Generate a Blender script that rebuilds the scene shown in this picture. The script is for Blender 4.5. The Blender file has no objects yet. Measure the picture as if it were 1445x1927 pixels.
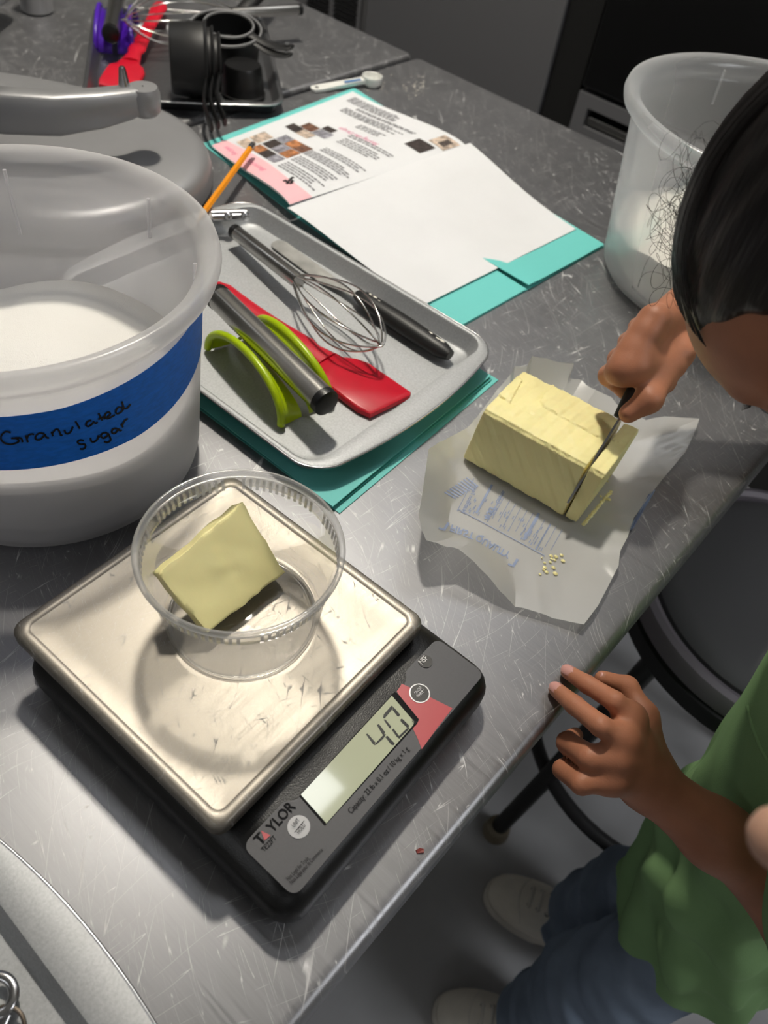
import bpy, bmesh, math, random
import numpy as np
from mathutils import Matrix, Vector, Euler
from mathutils.bvhtree import BVHTree
random.seed(7)
rng = np.random.RandomState(7)
PI = math.pi
SC = bpy.context.scene
COL = SC.collection

# ------------------------------------------------------------------ camera, light, exposure
# coordinates below are metres with z = 0 on the worktop; everything is lifted by TABLE_H at the end
TABLE_H = 0.87
CAM_H = 0.472
ROT = np.array([[0.73850945, -0.56605181, 0.36631837],
                [0.66348769, 0.51346053, -0.54418964],
                [0.1199495, 0.64493692, 0.75476386]])
FPX, IW, IH = 1453.2, 1445.0, 1927.0
cam_d = bpy.data.cameras.new('camera')
cam = bpy.data.objects.new('camera', cam_d)
COL.objects.link(cam)
m4 = Matrix.Identity(4)
for i in range(3):
    for j in range(3):
        m4[i][j] = ROT[i, j]
m4.translation = (0, 0, CAM_H)
cam.matrix_world = m4
cam_d.sensor_fit = 'VERTICAL'
cam_d.sensor_height = 36.0
cam_d.lens = 36.0 * FPX / IH
cam_d.clip_start = 0.01
cam_d.clip_end = 50
cam_d.dof.use_dof = True
cam_d.dof.focus_distance = 0.52
cam_d.dof.aperture_fstop = 8.5
SC.camera = cam

world = bpy.data.worlds.new('world')
SC.world = world
world.use_nodes = True
world.node_tree.nodes['Background'].inputs[0].default_value = (0.05, 0.05, 0.052, 1)
world.node_tree.nodes['Background'].inputs[1].default_value = 1.0
LAMP_STRENGTH = 3.3        # the ceiling panels, mostly added as dim fill
SPOT_STRENGTH = 590.0      # the small bright downlight over the far left of the worktop
SC.view_settings.view_transform = 'Standard'
SC.view_settings.look = 'None'
SC.view_settings.gamma = 1.0
SC.view_settings.use_curve_mapping = False
SC.view_settings.exposure = 0.0
SC.cycles.max_bounces = 10
SC.cycles.transparent_max_bounces = 24
SC.cycles.sample_clamp_indirect = 6.0

# ------------------------------------------------------------------ helpers
def back(px, py, z=0.0):
    """point of the photograph's ray through pixel (px, py) on the level plane z"""
    d = ROT @ np.array([px - IW / 2, -(py - IH / 2), -FPX])
    return np.array([0, 0, CAM_H]) + d * ((z - CAM_H) / d[2])

def ray_dir(px, py):
    d = ROT @ np.array([px - IW / 2, -(py - IH / 2), -FPX])
    return d / np.linalg.norm(d)

def on_plane(px, py, o, n):
    d = ray_dir(px, py); c = np.array([0, 0, CAM_H])
    return c + d * (np.dot(np.array(o) - c, n) / np.dot(d, n))

def lin(h):
    h = h.lstrip('#')
    c = [int(h[i:i + 2], 16) / 255 for i in (0, 2, 4)]
    return tuple(x / 12.92 if x <= 0.04045 else ((x + 0.055) / 1.055) ** 2.4 for x in c) + (1.0,)

class Geo:
    def __init__(self):
        self.v, self.f = [], []
    def add(self, verts, faces):
        o = len(self.v)
        self.v += [tuple(map(float, p)) for p in verts]
        self.f += [tuple(i + o for i in q) for q in faces]
        return self
    def xf(self, M):
        self.v = [tuple(M @ Vector(p)) for p in self.v]
        return self
    def merge(self, g):
        return self.add(g.v, g.f)
    def loft(self, rings, cap0=True, cap1=True, closed=False):
        n = len(rings[0]); vs = [p for r in rings for p in r]; fs = []
        m = len(rings)
        for a in range(m if closed else m - 1):
            b = (a + 1) % m
            for i in range(n):
                j = (i + 1) % n
                fs.append((a * n + i, a * n + j, b * n + j, b * n + i))
        if not closed:
            if cap0: fs.append(tuple(range(n - 1, -1, -1)))
            if cap1: fs.append(tuple((m - 1) * n + i for i in range(n)))
        return self.add(vs, fs)
    def lathe(self, prof, c=(0, 0, 0), n=48, closed=False, cap0=False, cap1=False):
        rings = [[(c[0] + r * math.cos(2 * PI * k / n), c[1] + r * math.sin(2 * PI * k / n), c[2] + z) for k in range(n)] for r, z in prof]
        return self.loft(rings, cap0, cap1, closed)
    def tube(self, pts, r, n=10, closed=False, cap=True, flat=1.0):
        P = [np.array(p, float) for p in pts]; m = len(P)
        R = r if hasattr(r, '__len__') else [r] * m
        T = []
        for i in range(m):
            if closed: t = P[(i + 1) % m] - P[i - 1]
            else: t = P[min(i + 1, m - 1)] - P[max(i - 1, 0)]
            T.append(t / (np.linalg.norm(t) + 1e-12))
        up = np.array([0, 0, 1.0])
        if abs(T[0] @ up) > 0.95: up = np.array([1.0, 0, 0])
        u = np.cross(T[0], up); u /= np.linalg.norm(u); rings = []
        for i in range(m):
            u = u - T[i] * (u @ T[i]); u /= np.linalg.norm(u); w = np.cross(T[i], u)
            rings.append([P[i] + R[i] * (math.cos(2 * PI * k / n) * u + flat * math.sin(2 * PI * k / n) * w) for k in range(n)])
        return self.loft(rings, cap, cap, closed)
    def grid(self, fn, nu, nv):
        vs = [fn(i / nu, j / nv) for i in range(nu + 1) for j in range(nv + 1)]
        fs = [(i * (nv + 1) + j, (i + 1) * (nv + 1) + j, (i + 1) * (nv + 1) + j + 1, i * (nv + 1) + j + 1) for i in range(nu) for j in range(nv)]
        return self.add(vs, fs)
    def sheet(self, fn, nu, nv, t):
        """a grid surface given the thickness t straight down"""
        o = len(self.v); self.grid(fn, nu, nv); n = (nu + 1) * (nv + 1)
        self.v += [(x, y, z - t) for x, y, z in self.v[o:o + n]]
        self.f += [tuple(reversed([i + n for i in q])) for q in self.f[-nu * nv:]]
        idx = lambda i, j: o + i * (nv + 1) + j
        ed = [idx(i, 0) for i in range(nu)] + [idx(nu, j) for j in range(nv)] + [idx(i, nv) for i in range(nu, 0, -1)] + [idx(0, j) for j in range(nv, 0, -1)]
        for a, b in zip(ed, ed[1:] + ed[:1]):
            self.f.append((b, a, a + n, b + n))
        return self
    def box(self, x0, x1, y0, y1, z0, z1, r=0.0, e=0.0, n=4):
        if r <= 0 and e <= 0:
            return self.loft([rrect(x0, x1, y0, y1, 0, 1, z0), rrect(x0, x1, y0, y1, 0, 1, z1)])
        r = max(r, e * 1.01); rings = []
        if e > 0:
            for k in range(n + 1):
                a = PI / 2 * k / n; i = e * (1 - math.sin(a)); rings.append(rrect(x0 + i, x1 - i, y0 + i, y1 - i, max(r - i, 1e-5), n + 1, z0 + e * (1 - math.cos(a))))
            for k in range(n + 1):
                a = PI / 2 * k / n; i = e * (1 - math.cos(a)); rings.append(rrect(x0 + i, x1 - i, y0 + i, y1 - i, max(r - i, 1e-5), n + 1, z1 - e * (1 - math.sin(a))))
        else:
            rings = [rrect(x0, x1, y0, y1, r, n + 1, z0), rrect(x0, x1, y0, y1, r, n + 1, z1)]
        return self.loft(rings)
    def sphere(self, c, r, n=16, m=10, s=(1, 1, 1)):
        rings = []
        for a in range(m + 1):
            t = -PI / 2 + PI * a / m; q = max(math.cos(t), 1e-3)
            rings.append([(c[0] + s[0] * r * q * math.cos(2 * PI * k / n), c[1] + s[1] * r * q * math.sin(2 * PI * k / n), c[2] + s[2] * r * math.sin(t)) for k in range(n)])
        return self.loft(rings)
    def prism(self, poly, z0, z1):
        return self.loft([[(x, y, z0) for x, y in poly], [(x, y, z1) for x, y in poly]])

def rrect(x0, x1, y0, y1, r, n, z=0.0):
    """rounded rectangle as a ring of points, anticlockwise"""
    out = []
    for cx, cy, a0 in ((x1 - r, y1 - r, 0), (x0 + r, y1 - r, PI / 2), (x0 + r, y0 + r, PI), (x1 - r, y0 + r, 1.5 * PI)):
        for k in range(n):
            a = a0 + (PI / 2 * k / (n - 1) if n > 1 else PI / 4)
            if n > 1: out.append((cx + r * math.cos(a), cy + r * math.sin(a), z))
            else: out.append((cx, cy, z))
    return out

MW = {}
def thing(name, label, cat, loc=(0, 0, 0), group=None, M=None):
    o = bpy.data.objects.new(name, None); COL.objects.link(o)
    o.empty_display_size = 0.02
    MM = M.copy() if M is not None else Matrix.Translation(Vector(loc))
    o.matrix_world = MM; MW[o] = MM
    return tag(o, label, cat, group)

def tag(o, label, cat=None, group=None, kind=None):
    if label: o['label'] = label
    if cat: o['category'] = cat
    if group: o['group'] = group
    if kind: o['kind'] = kind
    return o

def part(name, geo, mat, parent=None, local=False, smooth=True, angle=40, kind=None, label=None):
    """link one mesh object; geo is in table coordinates unless local (then in its thing's own frame)"""
    me = bpy.data.meshes.new(name)
    me.from_pydata(geo.v, [], geo.f); me.update()
    me.materials.append(mat)
    if smooth:
        me.polygons.foreach_set('use_smooth', [True] * len(me.polygons))
        if angle < 180:
            try: me.set_sharp_from_angle(angle=math.radians(angle))
            except Exception: pass
    o = bpy.data.objects.new(name, me); COL.objects.link(o)
    if parent is not None:
        o.parent = parent
        if not local: o.matrix_parent_inverse = MW[parent].inverted()
        MW[o] = Matrix.Identity(4) if not local else MW[parent]
    else:
        MW[o] = Matrix.Identity(4)
    if kind: o['kind'] = kind
    if label: o['label'] = label
    return o

def struct(name, geo, mat, parent=None, smooth=False):
    o = part(name, geo, mat, parent, smooth=smooth); o['kind'] = 'structure'; return o

def text_geo(s, size=1.0, bold=0.0):
    cu = bpy.data.curves.new('t', 'FONT'); cu.body = s; cu.size = size; cu.resolution_u = 3; cu.offset = bold
    ob = bpy.data.objects.new('t', cu); COL.objects.link(ob)
    dg = bpy.context.evaluated_depsgraph_get()
    me = bpy.data.meshes.new_from_object(ob.evaluated_get(dg))
    g = Geo().add([v.co[:] for v in me.vertices], [tuple(p.vertices) for p in me.polygons])
    bpy.data.objects.remove(ob); bpy.data.curves.remove(cu); bpy.data.meshes.remove(me)
    return g

def text_on(s, A, B, N, lift=0.0004, h=None, bold=0.0, align_h=None):
    """lettering whose baseline runs from A to B on the surface with normal N; h scales the letter height"""
    A, B, N = (np.array(q, float) for q in (A, B, N)); N /= np.linalg.norm(N)
    g = text_geo(s, 1.0, bold); xs = [p[0] for p in g.v]; w = max(xs) - min(xs); x0 = min(xs)
    U = B - A; k = np.linalg.norm(U) / w; U /= np.linalg.norm(U); V = np.cross(N, U)
    hh = max(p[1] for p in g.v); kv = (h / hh) if h else k
    g.v = [tuple(A + U * (p[0] - x0) * k + V * p[1] * kv + N * lift) for p in g.v]
    return g

def strokes_geo(strokes, fn, w):
    """flat pen strokes: lists of 2-d points mapped by fn onto a surface, half-width w (in the 2-d units)"""
    g = Geo()
    for st in strokes:
        P = [np.array(p, float) for p in st]; Q = []
        for i in range(len(P) - 1):
            p0 = P[max(i - 1, 0)]; p1 = P[i]; p2 = P[i + 1]; p3 = P[min(i + 2, len(P) - 1)]
            for t in (0, .25, .5, .75):
                Q.append(0.5 * (2 * p1 + (p2 - p0) * t + (2 * p0 - 5 * p1 + 4 * p2 - p3) * t * t + (3 * p1 - p0 - 3 * p2 + p3) * t ** 3))
        Q.append(P[-1]); vs = []
        for i, q in enumerate(Q):
            t = Q[min(i + 1, len(Q) - 1)] - Q[max(i - 1, 0)]; t /= np.linalg.norm(t) + 1e-9; n = np.array([-t[1], t[0]])
            vs += [fn(*(q + n * w)), fn(*(q - n * w))]
        g.add(vs, [(2 * i, 2 * i + 1, 2 * i + 3, 2 * i + 2) for i in range(len(Q) - 1)])
    return g

# ------------------------------------------------------------------ materials
def new_mat(name):
    m = bpy.data.materials.new(name); m.use_nodes = True
    nt = m.node_tree; b = nt.nodes['Principled BSDF']; return m, nt, b

def pbr(name, col, rough=0.5, metal=0.0, spec=0.5, bump=0.0, bscale=200, var=0.0, vscale=30, coat=0.0, sss=0.0, stretch=(1, 1, 1), rvar=0.0):
    m, nt, b = new_mat(name)
    c = lin(col) if isinstance(col, str) else tuple(col)
    b.inputs['Base Color'].default_value = c; b.inputs['Roughness'].default_value = rough
    b.inputs['Metallic'].default_value = metal; b.inputs['Specular IOR Level'].default_value = spec
    b.inputs['Coat Weight'].default_value = coat
    if sss:
        b.inputs['Subsurface Weight'].default_value = sss; b.inputs['Subsurface Radius'].default_value = (0.012, 0.005, 0.003)
        b.inputs['Subsurface Scale'].default_value = 0.6
    N = nt.nodes; L = nt.links
    tc = N.new('ShaderNodeTexCoord'); mp = N.new('ShaderNodeMapping'); mp.inputs['Scale'].default_value = stretch
    L.new(tc.outputs['Object'], mp.inputs[0])
    if bump:
        t = N.new('ShaderNodeTexNoise'); t.inputs['Scale'].default_value = bscale; t.inputs['Detail'].default_value = 4
        L.new(mp.outputs[0], t.inputs['Vector']); q = N.new('ShaderNodeBump'); q.inputs['Strength'].default_value = bump; q.inputs['Distance'].default_value = 0.001
        L.new(t.outputs[0], q.inputs['Height']); L.new(q.outputs[0], b.inputs['Normal'])
    if var or rvar:
        t = N.new('ShaderNodeTexNoise'); t.inputs['Scale'].default_value = vscale; t.inputs['Detail'].default_value = 6
        L.new(mp.outputs[0], t.inputs['Vector'])
        if var:
            mx = N.new('ShaderNodeMixRGB'); mx.blend_type = 'MULTIPLY'; mx.inputs[0].default_value = 1.0; mx.inputs[1].default_value = c
            rp = N.new('ShaderNodeMapRange'); rp.inputs[1].default_value = 0.3; rp.inputs[2].default_value = 0.7; rp.inputs[3].default_value = 1 - var; rp.inputs[4].default_value = 1 + var * 0.5
            L.new(t.outputs[0], rp.inputs[0]); L.new(rp.outputs[0], mx.inputs[2]); L.new(mx.outputs[0], b.inputs['Base Color'])
        if rvar:
            rp = N.new('ShaderNodeMapRange'); rp.inputs[1].default_value = 0.3; rp.inputs[2].default_value = 0.7; rp.inputs[3].default_value = max(rough - rvar, 0.02); rp.inputs[4].default_value = rough + rvar
            L.new(t.outputs[0], rp.inputs[0]); L.new(rp.outputs[0], b.inputs['Roughness'])
    return m

def scratched_steel(name, col, rough, dens=(14, 23), grain=(4, 220, 1), scr=0.5, gstr=0.08, lo=0.54, metal=1.0):
    """brushed stainless steel: a fine grain in the roughness and fine bright scratches at many angles"""
    m, nt, b = new_mat(name); N = nt.nodes; L = nt.links
    b.inputs['Metallic'].default_value = 1.0
    tc = N.new('ShaderNodeTexCoord')
    mp = N.new('ShaderNodeMapping'); mp.inputs['Scale'].default_value = grain; L.new(tc.outputs['Object'], mp.inputs[0])
    gr = N.new('ShaderNodeTexNoise'); gr.inputs['Scale'].default_value = 3.0; gr.inputs['Detail'].default_value = 8; gr.inputs['Roughness'].default_value = 0.7; L.new(mp.outputs[0], gr.inputs['Vector'])
    bl = N.new('ShaderNodeTexNoise'); bl.inputs['Scale'].default_value = 5.0; bl.inputs['Detail'].default_value = 5; L.new(tc.outputs['Object'], bl.inputs['Vector'])
    acc = None
    wn = N.new('ShaderNodeTexNoise'); wn.inputs['Scale'].default_value = 2.5; L.new(tc.outputs['Object'], wn.inputs['Vector'])
    wv = N.new('ShaderNodeVectorMath'); wv.operation = 'SCALE'; wv.inputs[3].default_value = 0.2; L.new(wn.outputs[1], wv.inputs[0])
    ad = N.new('ShaderNodeVectorMath'); ad.operation = 'ADD'; L.new(tc.outputs['Object'], ad.inputs[0]); L.new(wv.outputs[0], ad.inputs[1])
    for k, (s, ang, st) in enumerate(((dens[0], 2.25, 0.05), (dens[1], 1.35, 0.06), (dens[0] * 1.6, -0.35, 0.07), (dens[1] * 1.8, 2.75, 0.05))):
        p = N.new('ShaderNodeMapping'); p.vector_type = 'TEXTURE'; p.inputs['Rotation'].default_value = (0, 0, ang); p.inputs['Scale'].default_value = (1 / (s * st), 1 / s, 100); p.inputs['Location'].default_value = (k * .37, k * .19, 0)
        L.new(ad.outputs[0], p.inputs[0])
        vo = N.new('ShaderNodeTexNoise'); vo.inputs['Scale'].default_value = 1.0; vo.inputs['Detail'].default_value = 0.0; L.new(p.outputs[0], vo.inputs['Vector'])
        sb = N.new('ShaderNodeMath'); sb.operation = 'SUBTRACT'; sb.inputs[1].default_value = 0.5; L.new(vo.outputs[0], sb.inputs[0])
        ab = N.new('ShaderNodeMath'); ab.operation = 'ABSOLUTE'; L.new(sb.outputs[0], ab.inputs[0])
        th = N.new('ShaderNodeMapRange'); th.inputs[1].default_value = 0.0; th.inputs[2].default_value = 0.013; th.inputs[3].default_value = 1; th.inputs[4].default_value = 0; L.new(ab.outputs[0], th.inputs[0])
        mk = N.new('ShaderNodeTexNoise'); mk.inputs['Scale'].default_value = 1.3; mk.inputs['Detail'].default_value = 1; L.new(p.outputs[0], mk.inputs['Vector'])
        mr = N.new('ShaderNodeMapRange'); mr.inputs[1].default_value = lo; mr.inputs[2].default_value = lo + 0.08; L.new(mk.outputs[0], mr.inputs[0])
        mu = N.new('ShaderNodeMath'); mu.operation = 'MULTIPLY'; L.new(th.outputs[0], mu.inputs[0]); L.new(mr.outputs[0], mu.inputs[1])
        if acc is None: acc = mu.outputs[0]
        else:
            mm = N.new('ShaderNodeMath'); mm.operation = 'MAXIMUM'; L.new(acc, mm.inputs[0]); L.new(mu.outputs[0], mm.inputs[1]); acc = mm.outputs[0]
    r1 = N.new('ShaderNodeMapRange'); r1.inputs[1].default_value = 0.3; r1.inputs[2].default_value = 0.7; r1.inputs[3].default_value = rough - gstr; r1.inputs[4].default_value = rough + gstr; L.new(gr.outputs[0], r1.inputs[0])
    r2 = N.new('ShaderNodeMapRange'); r2.inputs[1].default_value = 0.3; r2.inputs[2].default_value = 0.7; r2.inputs[3].default_value = -0.02; r2.inputs[4].default_value = 0.02; L.new(bl.outputs[0], r2.inputs[0])
    a2 = N.new('ShaderNodeMath'); a2.operation = 'ADD'; L.new(r1.outputs[0], a2.inputs[0]); L.new(r2.outputs[0], a2.inputs[1])
    a3 = N.new('ShaderNodeMath'); a3.operation = 'MULTIPLY_ADD'; L.new(acc, a3.inputs[0]); a3.inputs[1].default_value = 0.35; L.new(a2.outputs[0], a3.inputs[2])
    L.new(a3.outputs[0], b.inputs['Roughness'])
    c = lin(col); mx = N.new('ShaderNodeMixRGB'); mx.inputs[1].default_value = c; mx.inputs[2].default_value = (0.95, 0.95, 0.95, 1)
    sm = N.new('ShaderNodeMath'); sm.operation = 'MULTIPLY'; sm.inputs[1].default_value = scr; L.new(acc, sm.inputs[0]); L.new(sm.outputs[0], mx.inputs[0])
    gm = N.new('ShaderNodeMixRGB'); gm.blend_type = 'MULTIPLY'; gm.inputs[0].default_value = 1; L.new(mx.outputs[0], gm.inputs[1])
    g2 = N.new('ShaderNodeMapRange'); g2.inputs[1].default_value = 0.3; g2.inputs[2].default_value = 0.7; g2.inputs[3].default_value = 0.9; g2.inputs[4].default_value = 1.05; L.new(gr.outputs[0], g2.inputs[0]); L.new(g2.outputs[0], gm.inputs[2])
    L.new(gm.outputs[0], b.inputs['Base Color'])
    # scratches carry a little bare diffuse brightness
    mt = N.new('ShaderNodeMath'); mt.operation = 'MULTIPLY_ADD'; mt.inputs[1].default_value = -0.55 * scr; mt.inputs[2].default_value = metal; L.new(acc, mt.inputs[0]); L.new(mt.outputs[0], b.inputs['Metallic'])
    return m

def plastic_clear(name, tint, haze=0.06, gloss=0.35, rough=0.06, hazecol=(0.9, 0.9, 0.9, 1)):
    """thin clear or cloudy plastic: part of the light passes straight, part is scattered, plus a surface gloss"""
    m = bpy.data.materials.new(name); m.use_nodes = True; nt = m.node_tree; N = nt.nodes; L = nt.links; N.clear()
    out = N.new('ShaderNodeOutputMaterial'); tr = N.new('ShaderNodeBsdfTransparent'); tr.inputs[0].default_value = tint
    df = N.new('ShaderNodeBsdfDiffuse'); df.inputs[0].default_value = hazecol; tl = N.new('ShaderNodeBsdfTranslucent'); tl.inputs[0].default_value = hazecol
    ms = N.new('ShaderNodeMixShader'); ms.inputs[0].default_value = 0.55; L.new(df.outputs[0], ms.inputs[1]); L.new(tl.outputs[0], ms.inputs[2])
    lw = N.new('ShaderNodeLayerWeight'); lw.inputs[0].default_value = 0.25
    hz = N.new('ShaderNodeMapRange'); hz.inputs[3].default_value = haze; hz.inputs[4].default_value = min(haze * 3 + 0.05, 0.95); L.new(lw.outputs['Facing'], hz.inputs[0])
    m1 = N.new('ShaderNodeMixShader'); L.new(hz.outputs[0], m1.inputs[0]); L.new(tr.outputs[0], m1.inputs[1]); L.new(ms.outputs[0], m1.inputs[2])
    gl = N.new('ShaderNodeBsdfGlossy'); gl.inputs['Roughness'].default_value = rough
    fr = N.new('ShaderNodeMapRange'); fr.inputs[3].default_value = 0.03; fr.inputs[4].default_value = gloss; L.new(lw.outputs['Fresnel'], fr.inputs[0])
    m2 = N.new('ShaderNodeMixShader'); L.new(fr.outputs[0], m2.inputs[0]); L.new(m1.outputs[0], m2.inputs[1]); L.new(gl.outputs[0], m2.inputs[2])
    L.new(m2.outputs[0], out.inputs[0]); return m

def emit(name, col, s):
    m = bpy.data.materials.new(name); m.use_nodes = True; nt = m.node_tree; nt.nodes.clear()
    o = nt.nodes.new('ShaderNodeOutputMaterial'); e = nt.nodes.new('ShaderNodeEmission'); e.inputs[0].default_value = col; e.inputs[1].default_value = s
    nt.links.new(e.outputs[0], o.inputs[0]); return m

STEEL_TABLE = scratched_steel('stainless worktop', '#9b9b9e', 0.40, dens=(160, 250), scr=0.6, metal=0.86, lo=0.54)
STEEL_SCALE = scratched_steel('brushed scale platform', '#948e85', 0.44, dens=(330, 460), grain=(300, 6, 1), scr=0.3, gstr=0.05, metal=0.88, lo=0.5)
STEEL = pbr('polished steel', '#c4c4c6', 0.2, 1.0)
STEEL_BRUSH = pbr('brushed handle steel', '#b9b7b3', 0.26, 1.0)
WIRE = pbr('bright wire', '#d0cdc8', 0.16, 1.0)
TRAY_M = pbr('speckled nonstick tray grey', '#aeb0b2', 0.54, 0.5, bump=0.06, bscale=900, var=0.14, vscale=600)
TRAY_EDGE = pbr('bare tray edge', '#c9c9ca', 0.25, 1.0)
TRAY_BACK = pbr('plain grey baking tray', '#8e8f92', 0.34, 0.9, var=0.08, vscale=200)
BLACK_PL = pbr('black plastic', '#0b0b0c', 0.38, spec=0.5)
BLACK_SATIN = pbr('black satin rubber', '#161617', 0.5, bump=0.1, bscale=600)
SCALE_BLACK = pbr('black scale housing', '#0a0a0b', 0.33, bump=0.15, bscale=1200)
FACE_GREY = pbr('grey scale faceplate', '#46464b', 0.5, bump=0.08, bscale=2500, var=0.05, vscale=800)
RED_SIL = pbr('red silicone', '#c8102b', 0.38, spec=0.5)
LIME = pbr('lime nylon', '#a9c304', 0.3)
PURPLE = pbr('purple nylon', '#4c1fa8', 0.3)
TEAL = pbr('turquoise card folder', '#6ccac5', 0.6, bump=0.05, bscale=900)
TEAL_DK = pbr('turquoise card inside', '#4fb6ae', 0.65)
PAPER = pbr('white paper', '#dfe0e3', 0.75, var=0.03, vscale=14)
BUTTER = pbr('butter', '#f9eeac', 0.42, spec=0.4, bump=0.35, bscale=70, var=0.05, vscale=24, sss=0.08)
SKIN = pbr('child skin', '#b0765a', 0.5, spec=0.35, bump=0.12, bscale=700, var=0.16, vscale=38, sss=0.12)
NAIL = pbr('finger nail', '#cf9a92', 0.25)
HAIR = pbr('dark brown hair', '#120c0b', 0.42, spec=0.4, bump=0.9, bscale=60, var=0.5, vscale=40, stretch=(6, 1, 1))
GREEN = pbr('green cotton shirt', '#86ab77', 0.85, spec=0.2, bump=0.25, bscale=900, var=0.08, vscale=18)
JEANS = pbr('blue denim', '#8a99ae', 0.9, spec=0.1, bump=0.35, bscale=1100, var=0.25, vscale=16)
CANVAS = pbr('off white canvas shoe', '#f6f0e4', 0.85, bump=0.2, bscale=1500, var=0.08, vscale=30)
SOLE = pbr('shoe rubber', '#e9e4da', 0.6)
FLOOR_M = pbr('grey sealed floor', '#b9b9bc', 0.38, var=0.1, vscale=9, rvar=0.1)
DARK_APP = pbr('dark grey cooler panel', '#707073', 0.45, 0.3)
BLACK_APP = pbr('black appliance panel', '#161617', 0.3, 0.3)
GAP_M = pbr('dark gap', '#060606', 0.7)
CAST = pbr('cast grey mixer metal', '#9d9d9f', 0.4, 0.45, var=0.06, vscale=10, bump=0.1, bscale=60)
STOOL_SEAT = pbr('grey vinyl seat', '#5d5d5f', 0.55, bump=0.05, bscale=500)
STOOL_BAND = pbr('mauve grey metal', '#8c868e', 0.45, 0.3)
STOOL_FRAME = pbr('dark grey frame', '#2a292b', 0.5)
WALL_M = pbr('painted wall', '#b9b8b4', 0.8)
CEIL_M = pbr('ceiling tile', '#c9c8c4', 0.9, var=0.05, vscale=60)
BUCKET_M = plastic_clear('cloudy food bin plastic', (0.98, 0.98, 0.99, 1), 0.30, 0.22, 0.25, (0.90, 0.89, 0.9, 1))
BIN_M = plastic_clear('clear food bin plastic', (0.98, 0.985, 0.99, 1), 0.18, 0.25, 0.2, (0.9, 0.91, 0.93, 1))
CUP_M = plastic_clear('clear deli cup plastic', (0.985, 0.985, 0.985, 1), 0.03, 0.5, 0.05)
CUP_RIM = plastic_clear('deli cup rim', (0.97, 0.97, 0.97, 1), 0.24, 0.5, 0.1)
SUGAR = pbr('granulated sugar', '#f2f0ec', 0.8, bump=0.6, bscale=1500, spec=0.4)
FLOUR = pbr('flour', '#f3eee2', 0.95, bump=0.3, bscale=120)
TAPE = pbr('blue masking tape', '#1272dd', 0.6, bump=0.2, bscale=400, var=0.16, vscale=160, stretch=(1, 1, 3))
INK = pbr('black marker ink', '#08080a', 0.5)
WRAP = plastic_clear('waxed butter paper', (0.95, 0.95, 0.95, 1), 0.86, 0.3, 0.3, (0.93, 0.93, 0.92, 1))
PRINT_BLUE = pbr('faded blue print', '#93a1c2', 0.6)
PENCIL_M = pbr('orange pencil paint', '#ee9410', 0.4)
WHITE_PL = pbr('white plastic', '#e6e6e2', 0.35)
PINK = pbr('pink print', '#f1b9c0', 0.75)
PINK_DK = pbr('dark pink print', '#e0709a', 0.75)
GREY_INK = pbr('grey print', '#8b8b90', 0.8)
RED_PRINT = pbr('red print', '#b4323c', 0.4)
LCD = pbr('lcd glass', '#c0c5aa', 0.08, coat=0.6)
LCD_INK = pbr('lcd segment', '#15191b', 0.35, spec=0.2)
DK_INK = pbr('dark lettering', '#0d0d10', 0.7, spec=0.2)
BTN_BLACK = pbr('black key', '#131314', 0.3)
BTN_GREY = pbr('pale grey key', '#b0b0b3', 0.4)
LIGHT_INK = pbr('pale lettering', '#c9c9cc', 0.5)

# ------------------------------------------------------------------ the room
FZ = -TABLE_H
CZ = 1.78
RX0, RX1, RY0, RY1 = -4.2, 3.2, -3.0, 2.75
struct('floor', Geo().box(RX0, RX1, RY0, RY1, FZ - 0.05, FZ), FLOOR_M)
ceil = struct('ceiling', Geo().box(RX0, RX1, RY0, RY1, CZ, CZ + 0.05), CEIL_M)
struct('wall_back', Geo().box(RX0, RX1, RY1, RY1 + 0.1, FZ, CZ), WALL_M)
struct('wall_front', Geo().box(RX0, RX1, RY0 - 0.1, RY0, FZ, CZ), WALL_M)
struct('wall_left', Geo().box(RX0 - 0.1, RX0, RY0, RY1, FZ, CZ), WALL_M)
struct('wall_right', Geo().box(RX1, RX1 + 0.1, RY0, RY1, FZ, CZ), WALL_M)
FRAME_W = pbr('white lamp frame', '#dcdcdc', 0.5)
for k, (lx, ly, lab, q, hw, hl) in enumerate(((-0.75, 2.0, 'panel above the cooler doors, added fill', .7, .3, .6), (-2.8, 0.3, 'panel over the far left worktop, added fill', .8, .3, .6),  # the large panels are unseen lamps added as dim fill
                              (1.7, 0.8, 'panel right of the child, added fill', 2.3, .3, .6), (-0.50, -1.9, 'panel behind the photographer, added fill', .75, .3, .6),
                              (1.9, -1.7, 'panel far behind at the right wall, added fill', .5, .3, .6), (-0.60, 0.60, 'small square panel above the sugar bin', 2.6, .11, .13))):
    t = thing('ceiling_light', 'white framed fluorescent ceiling ' + lab, 'light', (lx, ly, CZ - 0.035), 'ceiling light panels')
    g = Geo()
    for a in (-hl - .02, hl): g.box(lx + a, lx + a + 0.02, ly - hw - .02, ly + hw + .02, CZ - 0.035, CZ)
    for a in (-hw - .02, hw): g.box(lx - hl, lx + hl, ly + a, ly + a + 0.02, CZ - 0.035, CZ)
    part('frame', g, FRAME_W, t, smooth=False)
    part('diffuser', Geo().box(lx - hl, lx + hl, ly - hw, ly + hw, CZ - 0.02, CZ - 0.008), emit('fluorescent diffuser', (0.97, 0.985, 1.0, 1), LAMP_STRENGTH * q), t, smooth=False)

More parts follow.
